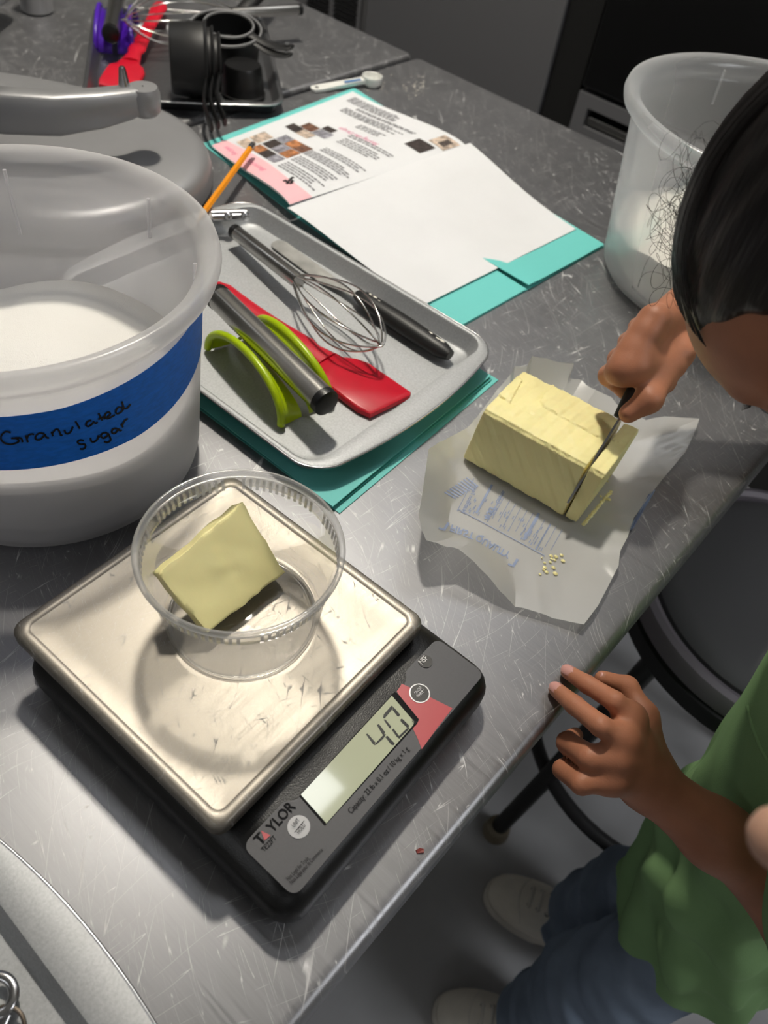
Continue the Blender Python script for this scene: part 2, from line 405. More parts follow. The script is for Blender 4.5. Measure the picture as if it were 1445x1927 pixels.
SPOT = emit('downlight lens', (1.0, 0.93, 0.80, 1), SPOT_STRENGTH)
DX, DY = -0.91, 0.86
t = thing('downlight', 'small bright round downlight above the far left of the worktop', 'light', (DX, DY, CZ - 0.02))
part('bezel', Geo().lathe([(.074, -.004), (.078, -.012), (.098, -.010), (.104, 0)], (DX, DY, CZ), 40), FRAME_W, t)
part('lens', Geo().lathe([(.001, -.010), (.05, -.009), (.076, -.005), (.076, -.001), (.001, -.001)], (DX, DY, CZ), 40), SPOT, t)

# background appliances (front faces at y = 1.7)
AY = 1.7
t = thing('vented_refrigerator', 'dark grey refrigeration unit with a louvred vent panel at far left', 'refrigerator', (-2.0, AY + 0.35, FZ))
part('body', Geo().box(-2.45, -1.502, AY + 0.02, AY + 0.7, FZ, 1.15, 0.005), DARK_APP, t)
part('vent_panel', Geo().box(-1.9, -1.505, AY, AY + 0.02, -0.5, -0.05, 0.004), DARK_APP, t)
for j in range(2):
    for i in range(12):
        z = -0.16 - 0.011 * i
        part('slat', Geo().box(-1.69 + j * 0.1, -1.61 + j * 0.1, AY - 0.006, AY + 0.001, z - 0.0025, z + 0.0025), GAP_M, t, smooth=False)
t = thing('upright_cooler', 'tall grey steel cooler door behind the far edge of the worktop', 'refrigerator', (-1.2, AY + 0.35, FZ))
part('body', Geo().box(-1.49, -0.92, AY + 0.03, AY + 0.7, FZ, 1.15), DARK_APP, t, smooth=False)
part('door', Geo().box(-1.483, -0.925, AY, AY + 0.03, FZ + 0.15, 1.1, 0.006, 0.004), DARK_APP, t)
t = thing('gap_strip', 'black gap-shade post between the grey cooler and the black oven', 'strip', (-0.88, AY + 0.3, FZ))
part('strip', Geo().box(-0.918, -0.842, AY + 0.01, AY + 0.7, FZ, 1.15), GAP_M, t, smooth=False)  # black fill painting the shade of the open gap between the appliances
t = thing('convection_oven', 'black oven front with a pull handle recess behind the right food bin', 'oven', (-0.3, AY + 0.35, FZ))
part('body', Geo().box(-0.84, 0.6, AY + 0.03, AY + 0.7, FZ, 1.15), BLACK_APP, t, smooth=False)
part('door', Geo().box(-0.836, 0.596, AY, AY + 0.03, -0.155, 1.1, 0.006, 0.004), BLACK_APP, t)
dw = Geo()   # the drawer front around its handle recess
dw.box(-0.836, -0.805, AY, AY + 0.03, -0.6, -0.166); dw.box(-0.695, 0.596, AY, AY + 0.03, -0.6, -0.166)
dw.box(-0.805, -0.695, AY, AY + 0.03, -0.192, -0.166); dw.box(-0.805, -0.695, AY, AY + 0.03, -0.6, -0.232)
d = part('drawer', dw, DARK_APP, t, smooth=False)
part('handle', Geo().box(-0.803, -0.697, AY + 0.008, AY + 0.026, -0.226, -0.21, 0.003, 0.002), STEEL_BRUSH, d)

# ------------------------------------------------------------------ worktops
def worktable(name, label, x0, x1, y0, y1):
    t = thing(name, label, 'table', ((x0 + x1) / 2, (y0 + y1) / 2, FZ))
    part('table_top', Geo().box(x0, x1, y0, y1, -0.04, 0.0, 0.012, 0.006, 3), STEEL_TABLE, t)
    for sx in (x0 + 0.08, x1 - 0.09):
        for sy in (y0 + 0.08, y1 - 0.09):
            g = Geo().tube([(sx, sy, FZ + 0.03), (sx, sy, -0.04)], 0.02, 14)
            l = part('leg', g, STEEL, t)
            part('foot', Geo().lathe([(0.001, 0), (0.024, 0), (0.026, 0.012), (0.018, 0.032), (0.001, 0.032)], (sx, sy, FZ), 14), BLACK_PL, l)
    return t
worktable('work_table', 'scratched stainless steel worktop under the scale and baking trays', -0.853, -0.028, -1.3, 1.12)
worktable('prep_table', 'second stainless worktop beyond the seam, under the purple pastry blender', -2.3, -0.864, -1.3, 1.122)

# ------------------------------------------------------------------ baking trays
def tray(name, label, M, hl, hw, mat, group=None, depth=0.018, bulge=0.016, lip=0.0075, side=0.005):
    t = thing(name, label, 'baking tray', M=M, group=group)
    # extra points along the ends so the bulge is round
    def dense(rg):
        out = []
        n = len(rg)
        for i in range(n):
            a, b_ = np.array(rg[i]), np.array(rg[(i + 1) % n])
            out.append(tuple(a))
            if np.linalg.norm(b_ - a) > 0.08:
                for k in range(1, 14): out.append(tuple(a + (b_ - a) * k / 14))
        return out
    def R(du, dv, r, z, b=0.0):
        base = dense(rrect(-hl + du, hl - du, -hw + dv, hw - dv, r, 9, z)); out = []
        for x, y, zz in base:
            s = max(0.0, 1 - (y / (hw - dv)) ** 2)
            if abs(x) > hl - du - 0.03: x += math.copysign(b * s * min(1, (abs(x) - (hl - du - 0.03)) / 0.03), x)
            out.append((x, y, zz))
        return out
    w = 0.008
    g = Geo().loft([R(lip + w + .012, side + w + .006, .012, .0012), R(lip + w, side + w, .014, .0012), R(lip + w - .0015, side + w - .0015, .015, .003),
                    R(lip + .0008, side + .0008, .02, depth - .002), R(lip, side, .021, depth - .0004), R(lip - .002, side - .0012, .022, depth),
                    R(.002, .0012, .024, depth, bulge), R(0, 0, .025, depth - .0008, bulge), R(.0004, .0004, .025, depth - .0025, bulge), R(.004, .0025, .024, depth - .0016, bulge),
                    R(lip - .003, side - .001, .022, depth - .0016), R(lip - .001, side - .0005, .021, depth - .003), R(lip + w - .003, side + w - .003, .016, .001), R(lip + w, side + w, .014, 0)])
    part('pan', g, mat, t, local=True, angle=50)
    e = Geo().tube([(x, y, depth - 0.0012) for x, y, z in R(.0, .0, .025, 0, bulge)], 0.0011, 6, closed=True)
    part('rolled_edge', e, TRAY_EDGE, t, local=True, angle=180)
    return t

def frame(x, y, z, deg=0.0, tilt=0.0, roll=0.0):
    return Matrix.Translation((x, y, z)) @ Matrix.Rotation(math.radians(deg), 4, 'Z') @ Matrix.Rotation(math.radians(tilt), 4, 'Y') @ Matrix.Rotation(math.radians(roll), 4, 'X')

tray('baking_tray', 'grey baking tray holding the lime pastry blender, on turquoise folder', frame(-0.4555, 0.4325, 0.0066, 1.2), 0.1725, 0.1265, TRAY_M, 'grey baking trays')
tray('baking_tray', 'grey baking tray cut by the lower left corner of the photo', frame(-0.126, -0.1835, 0.0004, 90), 0.1725, 0.1225, TRAY_M, 'grey baking trays')
tray('baking_tray', 'plain grey baking tray of black cups and purple pastry blender', frame(-1.012, 0.766, 0.0004, 142.5), 0.165, 0.131, TRAY_BACK, 'grey baking trays', bulge=0.006, lip=0.007)

# ------------------------------------------------------------------ folders and recipe booklet
t = thing('closed_folder', 'closed turquoise card folder lying under the front baking tray', 'folder', (-0.41, 0.43, 0.0))
def quad_sheet(c, z0, t_, warp=None, nu=10, nv=8):
    c = [np.array(q, float) for q in c]
    def fn(u, v):
        p = (c[0] * (1 - u) + c[1] * u) * (1 - v) + (c[3] * (1 - u) + c[2] * u) * v
        return (p[0], p[1], z0 + (warp(u, v) if warp else 0))
    return Geo().sheet(fn, nu, nv, t_)
FC = [(-0.56, 0.302), (-0.252, 0.312), (-0.266, 0.549), (-0.572, 0.539)]
part('back_cover', quad_sheet(FC, 0.001, 0.0008), TEAL, t)
part('pocket', quad_sheet([(-0.555, 0.306), (-0.258, 0.318), (-0.270, 0.543), (-0.566, 0.534)], 0.0028, 0.0008), TEAL_DK, t)
part('front_cover', quad_sheet([(-0.558, 0.303), (-0.258, 0.31), (-0.272, 0.543), (-0.572, 0.535)], 0.0056, 0.0008), TEAL, t)

t = thing('open_folder', 'open turquoise pocket folder under the recipe booklet, flat on the worktop', 'folder', (-0.59, 0.76, 0.0))
A_, B_, C_, D_ = (-0.343, 0.582), (-0.331, 0.860), (-0.585, 0.897), (-0.600, 0.600)
E_, F_ = (-0.803, 0.627), (-0.821, 0.931)
part('right_panel', quad_sheet([D_, A_, B_, C_], 0.001, 0.0008), TEAL, t)
part('left_panel', quad_sheet([E_, D_, C_, F_], 0.001, 0.0008), TEAL, t)
part('pocket', quad_sheet([(-0.47, 0.588), (-0.3435, 0.5835), (-0.338, 0.70), (-0.47, 0.708)], 0.0028, 0.0007), TEAL, t)
part('pocket', quad_sheet([(-0.47, 0.709), (-0.338, 0.702), (-0.3315, 0.858), (-0.47, 0.874)], 0.0042, 0.0007, lambda u, v: 0.003 * (1 - v) ** 4 * u), TEAL, t)

bk = thing('recipe_booklet', 'open recipe booklet with pink banner, printed page and blank page', 'booklet', (-0.59, 0.76, 0.002))
def hump(u, a, b, c):       # height along a page, u = 0 at the spine
    return a + b * u * math.exp(-u * c)
LP = [np.array(back(545, 390, .014)[:2]), np.array(back(880, 268, .022)[:2]), np.array(back(664, 170, .007)[:2]), np.array(back(398, 272, .007)[:2])]
def left_page(u, v):
    p = (LP[0] * (1 - v) + LP[1] * v) * (1 - u) + (LP[3] * (1 - v) + LP[2] * v) * u
    z = 0.0055 + 0.0155 * (1 - u) ** 2 + 0.028 * u * (1 - u) ** 2.2 * 1.3 - 0.004 * math.exp(-u * 14)
    return (p[0], p[1], z)
part('left_page', Geo().sheet(left_page, 28, 6, 0.0004), PAPER, bk)
part('page_stack', Geo().sheet(lambda u, v: (lambda p: (p[0] + 0.001, p[1], p[2] * 0.9 - 0.0008))(left_page(u * 0.985, 0.01 + v * 0.98)), 28, 6, 0.0022), PAPER, bk)
RP = [np.array(back(541, 391, .016)[:2]), np.array(back(884, 269, .026)[:2]), np.array(back(1084, 430, .006)[:2]), np.array(back(795, 574, .006)[:2])]
def right_page(u, v):
    p = (RP[0] * (1 - v) + RP[1] * v) * (1 - u) + (RP[3] * (1 - v) + RP[2] * v) * u
    z0 = 0.016 + 0.010 * v
    z = 0.0055 + (z0 - 0.0055) * (1 - u) ** 2.2 + 0.030 * u * (1 - u) ** 3.0
    return (p[0], p[1], z)
part('right_page', Geo().sheet(right_page, 28, 8, 0.0005), PAPER, bk, label='blank white page back')
def decal(fn, u0, u1, v0, v1, lift=0.0005, nu=6, nv=3):
    return Geo().grid(lambda a, b: (lambda p: (p[0], p[1], p[2] + lift))(fn(u0 + (u1 - u0) * a, v0 + (v1 - v0) * b)), nu, nv)
# pink banner along the lower edge of the printed page, curved on its inner side
def banner(a, b):
    u = 1 - a; v = b * (0.085 + 0.028 * math.sin(a * 5.0) + 0.05 * a * a)
    p = left_page(u, v + 0.002); return (p[0], p[1], p[2] + 0.0005)
part('banner', Geo().grid(banner, 30, 4), PINK, bk)
# photo blocks
PH = [pbr('print photo ' + n, c, 0.6, var=0.7, vscale=s) for n, c, s in (('brown', '#7a5442', 160), ('dark', '#3c3230', 190), ('grey', '#9a98a2', 150), ('orange', '#b97a4e', 170), ('pale', '#cdb9a8', 140))]
for (u0, u1, v0, v1, k) in ((.70, .80, .30, .37, 2), (.60, .70, .30, .37, 3), (.50, .60, .30, .37, 0), (.70, .80, .215, .295, 1), (.60, .70, .215, .295, 2), (.50, .60, .215, .295, 3), (.82, .93, .20, .30, 4), (.82, .93, .12, .19, 4), (.70, .80, .14, .205, 3), (.60, .70, .14, .205, 1), (.50, .60, .14, .205, 2),
                            (.78, .90, .42, .48, 1), (.66, .78, .42, .48, 4), (.72, .84, .485, .55, 0), (.58, .71, .485, .55, 2), (.62, .72, .555, .60, 1),
                            (.06, .20, .74, .84, 1), (.02, .15, .86, .97, 4), (.05, .1, .88, .95, 1)):
    part('photo', decal(left_page, u0, u1, v0, v1), PH[k], bk)
# body text: word-shaped dashes, too small to read
tx = Geo()
def text_block(u0, u1, v0, v1, rows):
    for r in range(rows):
        v = v0 + (v1 - v0) * (r + 0.5) / rows; u = u1 - 0.01; end = u0 + rng.rand() * 0.22 * (u1 - u0)
        while u > end:
            w = 0.015 + rng.rand() * 0.035
            tx.merge(decal(left_page, max(u - w, u0), u, v - 0.0042, v + 0.0042, 0.0006, 2, 1)); u -= w + 0.009
for blk in ((.04, .46, .13, .20, 4), (.06, .48, .215, .28, 4), (.05, .50, .30, .36, 4), (.06, .47, .38, .43, 3), (.10, .50, .50, .57, 4), (.08, .52, .585, .62, 2), (.34, .60, .69, .74, 3), (.30, .86, .77, .83, 4), (.26, .80, .845, .87, 2), (.48, .94, .885, .96, 5)):
    text_block(*blk)
tp = part('body_text', tx, GREY_INK, bk, kind='stuff')
def cursive(s, u_a, u_b, v, h, m):
    g = text_geo(s, 1.0); xs = [p[0] for p in g.v]; hh = max(p[1] for p in g.v); x0, x1 = min(xs), max(xs); vs = []
    for x, y, z in g.v:
        x += y * 0.3; a = (x - x0) / (x1 - x0); p = left_page(u_a + (u_b - u_a) * a, v - y / hh * h); vs.append((p[0], p[1], p[2] + 0.0007))
    g.v = vs; return part('lettering', g, m, bk, smooth=False)
cursive('Storing the Dough', .28, .64, .64, .026, PINK_DK)
cursive('Recipes', .78, .92, .062, .03, PINK_DK); cursive('Shortcrust', .44, .66, .072, .028, PINK_DK)
# the small dark shape of squares on the banner
for k, (a, b) in enumerate(((0, 0), (.018, .012), (.03, -.004), (.042, .014), (.055, .03), (.012, -.012), (.05, -.01))):
    part('mark', decal(left_page, .17 + a, .19 + a, .075 + b, .093 + b, 0.0008, 1, 1), INK, bk)

# pencil
t = thing('pencil', 'orange wooden pencil lying across the pink booklet banner', 'pencil', tuple(back(430, 335, .02)))
p0, p1 = back(470, 280, .0265), back(393, 386, .0285)
ax = (p1 - p0) / np.linalg.norm(p1 - p0)
part('shaft', Geo().tube([p0, p0 + ax * 0.165], 0.0037, 6), PENCIL_M, t, angle=20)
fr_ = part('ferrule', Geo().tube([p0 - ax * 0.011, p0 + ax * 0.001], 0.0037, 12), STEEL, t)
part('eraser', Geo().tube([p0 - ax * 0.015, p0 - ax * 0.011], 0.0034, 12), pbr('worn eraser', '#8d8078', 0.8), t)
part('tip', Geo().tube([p0 + ax * 0.165, p0 + ax * 0.187], [0.0036, 0.0006], 8), pbr('bare pencil wood', '#d0a877', 0.7), t)

# measuring spoon
a, b = back(592, 166, .004), back(700, 148, .010)
ang = math.atan2(b[1] - a[1], b[0] - a[0]); M = Matrix.Translation((a[0], a[1], 0.0)) @ Matrix.Rotation(ang, 4, 'Z')
t = thing('measuring_spoon', 'small white plastic measuring spoon beside the worktop seam', 'spoon', M=M)
Ls = np.linalg.norm((b - a)[:2])
pl = [(-0.006, 0.0), (-0.003, 0.0075), (0.01, 0.009), (0.04, 0.0075), (Ls - .012, 0.006), (Ls - .012, -0.006), (0.04, -0.0075), (0.01, -0.009), (-0.003, -0.0075)]
part('handle', Geo().loft([[(x, y, 0.001 + 0.006 * max(0, x) / Ls) for x, y in pl], [(x, y, 0.0045 + 0.008 * max(0, x) / Ls) for x, y in pl]]), WHITE_PL, t, local=True)
part('hole', Geo().lathe([(0.0005, 0), (0.0032, 0)], (0.004, 0, 0.0052), 14), BTN_BLACK, t, local=True)
part('bowl', Geo().lathe([(0.001, 0.0006), (0.009, 0.0008), (0.0135, 0.006), (0.0145, 0.014), (0.0152, 0.0145), (0.0158, 0.0135), (0.0146, 0.005), (0.01, 0.0), (0.001, 0.0)], (Ls, 0, 0), 28), WHITE_PL, t, local=True)
part('size_label', Geo().loft([[(Ls * .5, -.005, .0098), (Ls * .78, -.005, .0115), (Ls * .78, .0005, .0117), (Ls * .5, .0005, .0100)], [(Ls * .5, -.005, .0094), (Ls * .78, -.005, .011), (Ls * .78, .0005, .011), (Ls * .5, .0005, .0094)]]), pbr('blue size print', '#4a76a8', 0.5), t, local=True)

# ------------------------------------------------------------------ hand tools
def spatula(label, M, L=0.235, twist=0.0):
    """red silicone spatula, +x towards the blade tip; the blade is 85 mm, the handle the rest"""
    t = thing('spatula', label, 'spatula', M=M, group='red silicone spatulas')
    hb = L - 0.085
    rings = []
    for i in range(17):
        x = hb * i / 16; w = 0.0135 - 0.004 * math.sin(PI * min(1, i / 14)) if i < 14 else 0.0095 + 0.004 * (i - 14) / 2
        if i == 0: w = 0.009
        h = 0.0045
        rings.append([(x, w * math.cos(2 * PI * k / 14), 0.0055 + h * math.sin(2 * PI * k / 14)) for k in range(14)])
    part('handle', Geo().loft(rings), RED_SIL, t, local=True)
    out = [(0, -0.013), (0.012, -0.017), (0.02, -0.0245), (0.03, -0.0265), (0.066, -0.028), (0.078, -0.025), (0.0855, 0.022), (0.083, 0.026), (0.03, 0.0265), (0.018, 0.022), (0.008, 0.0145), (0, 0.013)]
    def sc(k, z): return [(hb - 0.002 + 0.043 + (x - 0.043) * k, y * k, z - 0.002 * (x / 0.085)) for x, y in out]
    g = Geo().loft([sc(0.93, 0.0012), sc(0.99, 0.0022), sc(1.0, 0.0045), sc(0.985, 0.0068), sc(0.93, 0.0082)])
    # hollow in the top of the blade
    g.v = [(x, y, z - (0.0022 * math.exp(-((x - hb - 0.04) / 0.03) ** 2) if z > 0.006 and abs(y) < 0.02 else 0)) for x, y, z in g.v]
    part('blade', g, RED_SIL, t, local=True)
    return t

def pastry_blender(label, M, m):
    t = thing('pastry_blender', label, 'pastry blender', M=M, group='pastry blenders')
    zt = 0.036
    part('handle', Geo().tube([(-0.084, 0, zt), (0.080, 0, zt)], 0.0118, 28), STEEL_BRUSH, t, local=True)
    for s in (-1, 1):
        c = Geo().lathe([(0.0005, 0.0), (0.0095, 0.0), (0.0118, 0.0015), (0.0122, 0.004), (0.0122, 0.008), (0.0005, 0.008)], n=28)
        c.xf(Matrix.Translation((s * 0.088, 0, zt)) @ Matrix.Rotation(-s * PI / 2, 4, 'Y'))
        part('end_cap', c, BLACK_PL, t, local=True)
    def arc(a, y, dz=0.0, q=1.0):
        th = PI * a; return (-0.060 * math.cos(th) , y, 0.0035 + dz + 0.036 * math.sin(th) ** 0.9 * q)
    for s in (-1, 1):
        P = [arc(i / 28, s * (0.0265 - 0.004 * math.sin(PI * i / 28))) for i in range(29)]
        g = Geo().tube(P, 0.0036, 10)
        part('rim', g, m, t, local=True, angle=180)
        # the web between rim and handle
        def web(u, v, s=s):
            x, y, z = arc(u, s * 0.0265); e = abs(2 * u - 1) ** 1.5
            xx, yy, zz = (x * 0.97, s * 0.004, 0.0025 + (zt - 0.016) * (1 - e))
            return (x + (xx - x) * v, y + (yy - y) * v - s * 0.004 * math.sin(PI * u) * (1 - v), z + (zz - z) * v)
        part('blade', Geo().sheet(web, 28, 6, 0.0016), m, t, local=True)
    return t

def whisk(label, M, L=0.255, hl=0.115, rb=0.03, hr=0.0078):
    """+x towards the balloon"""
    t = thing('whisk', label, 'whisk', M=M, group='steel balloon whisks')
    part('handle', Geo().tube([(0, 0, 0), (0.004, 0, 0), (hl - 0.004, 0, 0), (hl, 0, 0)], [hr * 0.9, hr, hr * 1.0, hr * 0.95], 20), STEEL_BRUSH, t, local=True)
    part('end_ring', Geo().tube([(-0.004, 0, 0), (0.002, 0, 0)], hr * 1.02, 20), BLACK_PL, t, local=True)
    n = 5
    for k in range(n):
        a = PI * k / n + 0.2; P = []; Lk = L - k * 0.002
        for i in range(49):
            s = 1 - abs(2 * i / 48 - 1); q = math.sin(PI / 2 * s); sg = 1 if i < 24 else -1
            y = sg * (0.0045 * (1 - q) + rb * math.sin(PI * q ** 1.35) ** 0.72) if 0 < i < 48 and i != 24 else (sg * 0.0045 if i != 24 else 0.0)
            P.append((hl - 0.006 + (Lk - hl + 0.006) * q, y * math.cos(a), y * math.sin(a)))
        part('wire', Geo().tube(P, 0.0009, 6), WIRE, t, local=True, angle=180)
    return t

TZ = 0.0080      # floor of the front tray
d = math.degrees
w0, w1 = np.array([-0.585, 0.4955, TZ + .0165]), np.array([-0.352, 0.455, TZ + .0355])
def aim(p, q, roll=0.0):
    p, q = Vector(p), Vector(q); M = (q - p).to_track_quat('X', 'Z').to_matrix().to_4x4(); M.translation = p
    return M @ Matrix.Rotation(roll, 4, 'X')
tw = whisk('small steel whisk lying on the front baking tray beside the offset spatula', aim(w0, w1), L=0.25, hl=0.118, rb=0.027)
t = thing('chrome_bracket', 'small chrome bar with studs in the far corner of the front tray', 'bracket', (-0.60, 0.505, TZ))
g = Geo(); b0, b1 = np.array([-0.617, 0.490, TZ + .0212]), np.array([-0.597, 0.522, TZ + .0212])
part('bar', Geo().tube([b0, b0 + (b1 - b0) * .5, b1], 0.0042, 14), STEEL, t)
part('bar', Geo().tube([b0 + (-.007, .0045, .0), b1 + (-.007, .0045, .0)], 0.0034, 12), STEEL, t)
for q in (0.45, 0.93):
    part('stud', Geo().sphere(b0 + (b1 - b0) * q + (.002, -.002, .003), 0.0048, 12, 8), STEEL, t)
spatula('red silicone spatula on the front tray beneath the lime pastry blender', frame(-0.535, 0.424, TZ + .0009, 0) @ Matrix.Rotation(math.radians(1.5), 4, 'Z'), L=0.238)
pastry_blender('pastry blender with lime green blades on the front baking tray', frame(-0.4035, 0.3745, TZ, -9.2), LIME)
spatula('red silicone spatula on the far tray beneath a whisk', aim(tuple(back(303, 16, .022)), tuple(back(224, 166, .0045))), L=0.285)
pastry_blender('pastry blender with purple blades at the top edge of the photo', frame(-1.129, 0.735, 0.0035, 141 + 180), PURPLE)
whisk('steel whisk lying under the black measuring cups on the far tray', aim((-0.998, 0.985, 0.046), (-1.075, 0.715, 0.049)), L=0.285, hl=0.115, rb=0.034)

# offset spatula with rounded blade
t = thing('offset_spatula', 'offset spatula with a floury black handle against the tray wall', 'spatula', (-0.45, 0.525, TZ))
q0, q1, q2 = np.array([-0.566, 0.533, 0]), np.array([-0.434, 0.5235, 0]), np.array([-0.312, 0.5215, 0])
dv = (q1 - q0) / np.linalg.norm(q1 - q0); nv_ = np.array([-dv[1], dv[0], 0])
ol = []
for k in range(9):
    a = PI / 2 + PI * k / 8; ol.append(q0 + dv * (0.0095 + 0.0095 * math.cos(a)) + nv_ * 0.0095 * math.sin(a))
ol += [q0 + dv * 0.09 - nv_ * 0.0095, q0 + dv * 0.112 - nv_ * 0.005, q1 - nv_ * 0.0042, q1 + nv_ * 0.0042, q0 + dv * 0.112 + nv_ * 0.005, q0 + dv * 0.09 + nv_ * 0.0095]
def zb(p):
    s = float((p - q0) @ dv); return TZ + 0.0018 + (0.006 * max(0, min(1, (s - 0.1) / 0.02)))
bl = part('blade', Geo().loft([[(p[0], p[1], zb(p)) for p in ol], [(p[0], p[1], zb(p) + 0.0011) for p in ol]]), pbr('floury steel blade', '#bdbcb8', 0.4, 0.6, var=0.25, vscale=60), t)
d2 = (q2 - q1) / np.linalg.norm(q2 - q1); hp = []; hr_ = []
for i in range(13):
    s = i / 12; hp.append(q1 + d2 * 0.125 * s + np.array([0, 0, TZ + 0.0098])); hr_.append(0.0075 + 0.0035 * math.sin(PI * min(1, s * 0.75 + .12)) - (0.003 if i in (0, 12) else 0))
part('handle', Geo().tube(hp, hr_, 16, flat=0.82), pbr('floury black handle', '#101011', 0.45, var=0.0, bump=0.1, bscale=300), t)
sm = Geo()   # floury smears on the handle top
for k in range(26):
    s = rng.rand() * 0.85 + 0.08; y = (rng.rand() - 0.5) * 0.007; c = q1 + d2 * 0.125 * s + nv_ * y + np.array([0, 0, TZ + 0.0098 + 0.82 * 0.0098 * math.sqrt(max(0, 1 - (y / 0.0105) ** 2)) - 0.0002])
    sm.sphere(c, 0.0006 + rng.rand() * 0.0008, 6, 4, (2.6, 1.2, 0.5))
part('flour_smear', sm, FLOUR, t, kind='stuff')

# ------------------------------------------------------------------ measuring cups on the far tray
def measuring_cup(label, M, r, dep, hl=0.075, m=BLACK_SATIN):
    """bowl with its rim in the local x-y plane opening towards +z; handle along +x"""
    t = thing('measuring_cup', label, 'measuring cup', M=M, group='black measuring cups')
    part('bowl', Geo().lathe([(0.001, -dep), (r * 0.86, -dep), (r * 0.92, -dep + 0.003), (r * 0.955, -dep * .55), (r * .985, -dep * .5), (r, -0.004), (r + 0.0025, -0.0015), (r + 0.003, 0.0), (r + 0.001, 0.0008), (r - 0.0018, 0), (r * 0.93, -dep * .55), (r * 0.88, -dep + 0.004), (r * 0.8, -dep + 0.002), (0.001, -dep + 0.002)], n=40), m, t, local=True)
    hs = []
    for i in range(15):
        s = i / 14; x = r + hl * s; w = 0.0065 + 0.0035 * s - (0.004 if i == 14 else 0) + (0.003 if i == 0 else 0); z = -0.002 - 0.006 * math.sin(PI * s) + 0.004 * s
        hs.append([(x, w * math.cos(2 * PI * k / 12), z + 0.0022 * math.sin(2 * PI * k / 12)) for k in range(12)])
    h = part('handle', Geo().loft(hs), m, t, local=True)
    part('hang_hole', Geo().lathe([(0.0003, 0), (0.0036, 0)], (r + hl * 0.87, 0, 0.0042), 14), TRAY_BACK, t, local=True)
    return t
# three nested cups lying on their side, handles hanging over the tray rim towards the bin
ax = Vector((0.62, 0.785, -0.02)).normalized()        # rim opening direction
hd = Vector((0.60, -0.48, -0.17)); hd = (hd - ax * hd.dot(ax)).normalized()
def cup_frame(c, zax, xax):
    y = zax.cross(xax); M = Matrix((xax, y, zax)).transposed().to_4x4(); M.translation = c; return M
cc = Vector((-0.890, 0.711, 0.0545))
for k, (r, dep, lab) in enumerate(((0.0455, 0.047, 'largest black measuring cup of the nested three lying on its side'), (0.0395, 0.044, 'middle black measuring cup nested in the largest lying cup'), (0.033, 0.04, 'smallest black measuring cup innermost of the three lying nested'))):
    measuring_cup(lab, cup_frame(cc + ax * (0.0085 * k) + hd * (0.0455 - r) * 0.0, ax, hd), r, dep, 0.088)
# two cups standing open behind them, handles pointing to the right
for k, (r, dep, c, e, lab) in enumerate(((0.049, 0.042, tuple(back(425, 53, .060)), (545, 120, .042), 'large open black measuring cup behind the nested cups'), (0.034, 0.032, tuple(back(424, 53, .060) + np.array([.004, .003, .005])), (550, 101, .052), 'smaller open black measuring cup set inside the large open one'))):
    zz = Vector((0.10, -0.10, 1)).normalized(); xd = Vector(back(*e)) - Vector(c); hl = xd.length - r; xd = (xd - zz * xd.dot(zz)).normalized()
    tt = measuring_cup(lab, cup_frame(Vector(c), zz, xd), r, dep, max(hl, .06))
    part('rim_edge', Geo().tube([((r + .0008) * math.cos(2 * PI * i / 40), (r + .0008) * math.sin(2 * PI * i / 40), 0.0009) for i in range(40)], 0.0013, 6, closed=True), pbr('pale rim highlight', '#8b8b8d', 0.3), tt, local=True, angle=180, label='painted rim highlight')  # pale ring paints the highlight along the open cup's rim
t = thing('measuring_cup', 'overturned black cup holding up the open measuring cups', 'measuring cup', (-0.875, 0.79, 0.0), 'black measuring cups')
part('bowl', Geo().lathe([(0.001, 0.040), (0.024, 0.040), (0.026, 0.037), (0.0295, 0.004), (0.031, 0.0035), (0.031, 0.0022), (0.028, 0.0022), (0.0245, 0.036), (0.001, 0.038)], (-0.884, 0.768, 0.0035), 32), BLACK_PL, t)
# black handled tool behind the whisk
t = thing('scraper', 'black handled tool leaning behind the cups at the top edge', 'tool', (-1.04, 0.92, 0.0))
part('handle', Geo().tube([back(440, 40, .028), back(455, 22, .038), back(482, -6, .05), back(520, -45, .05)], [0.010, 0.012, 0.013, 0.009], 14, flat=.7), BLACK_SATIN, t)
part('blade', Geo().tube([back(446, 46, .02), back(424, 74, .008), back(410, 95, .004)], [0.006, 0.014, 0.013], 14, flat=.18), BLACK_SATIN, t)

# ------------------------------------------------------------------ stand mixer behind the sugar bin
t = thing('stand_mixer', 'grey cast metal stand mixer base and bowl arm behind the sugar bin', 'mixer', (-0.86, 0.45, 0.0))
cx_, cy_ = -0.815, 0.448
def base_ring(k, z):
    out = []
    for i in range(64):
        a = 2 * PI * i / 64; r = 0.159 * k
        x = math.cos(a) * r; y = math.sin(a) * r
        if math.cos(a - math.radians(205)) > 0: x += math.cos(math.radians(205)) * 0.16 * math.cos(a - math.radians(205)) ** .6; y += math.sin(math.radians(205)) * 0.16 * math.cos(a - math.radians(205)) ** .6
        out.append((cx_ + x, cy_ + y, z))
    return out
part('base', Geo().loft([base_ring(.97, 0.003), base_ring(1, .008), base_ring(1, .02), base_ring(.985, .029), base_ring(.95, .036), base_ring(.88, .040), base_ring(.6, .043), base_ring(.2, .044)]), CAST, t)
def lobe(c, rx, ry, k, z, n=40): return [(c[0] + rx * k * math.cos(2 * PI * i / n), c[1] + ry * k * math.sin(2 * PI * i / n), z) for i in range(n)]
pc = (-1.06, 0.33)
part('column', Geo().loft([lobe(pc, .085, .075, 1.2, .035), lobe(pc, .085, .075, 1, .07), lobe(pc, .08, .07, .95, .2), lobe(pc, .085, .075, 1.0, .33), lobe(pc, .09, .08, 1.1, .36)]), CAST, t)
hv = np.array([math.cos(math.radians(25)), math.sin(math.radians(25)), 0]); hr = []
HP = []; HR = []
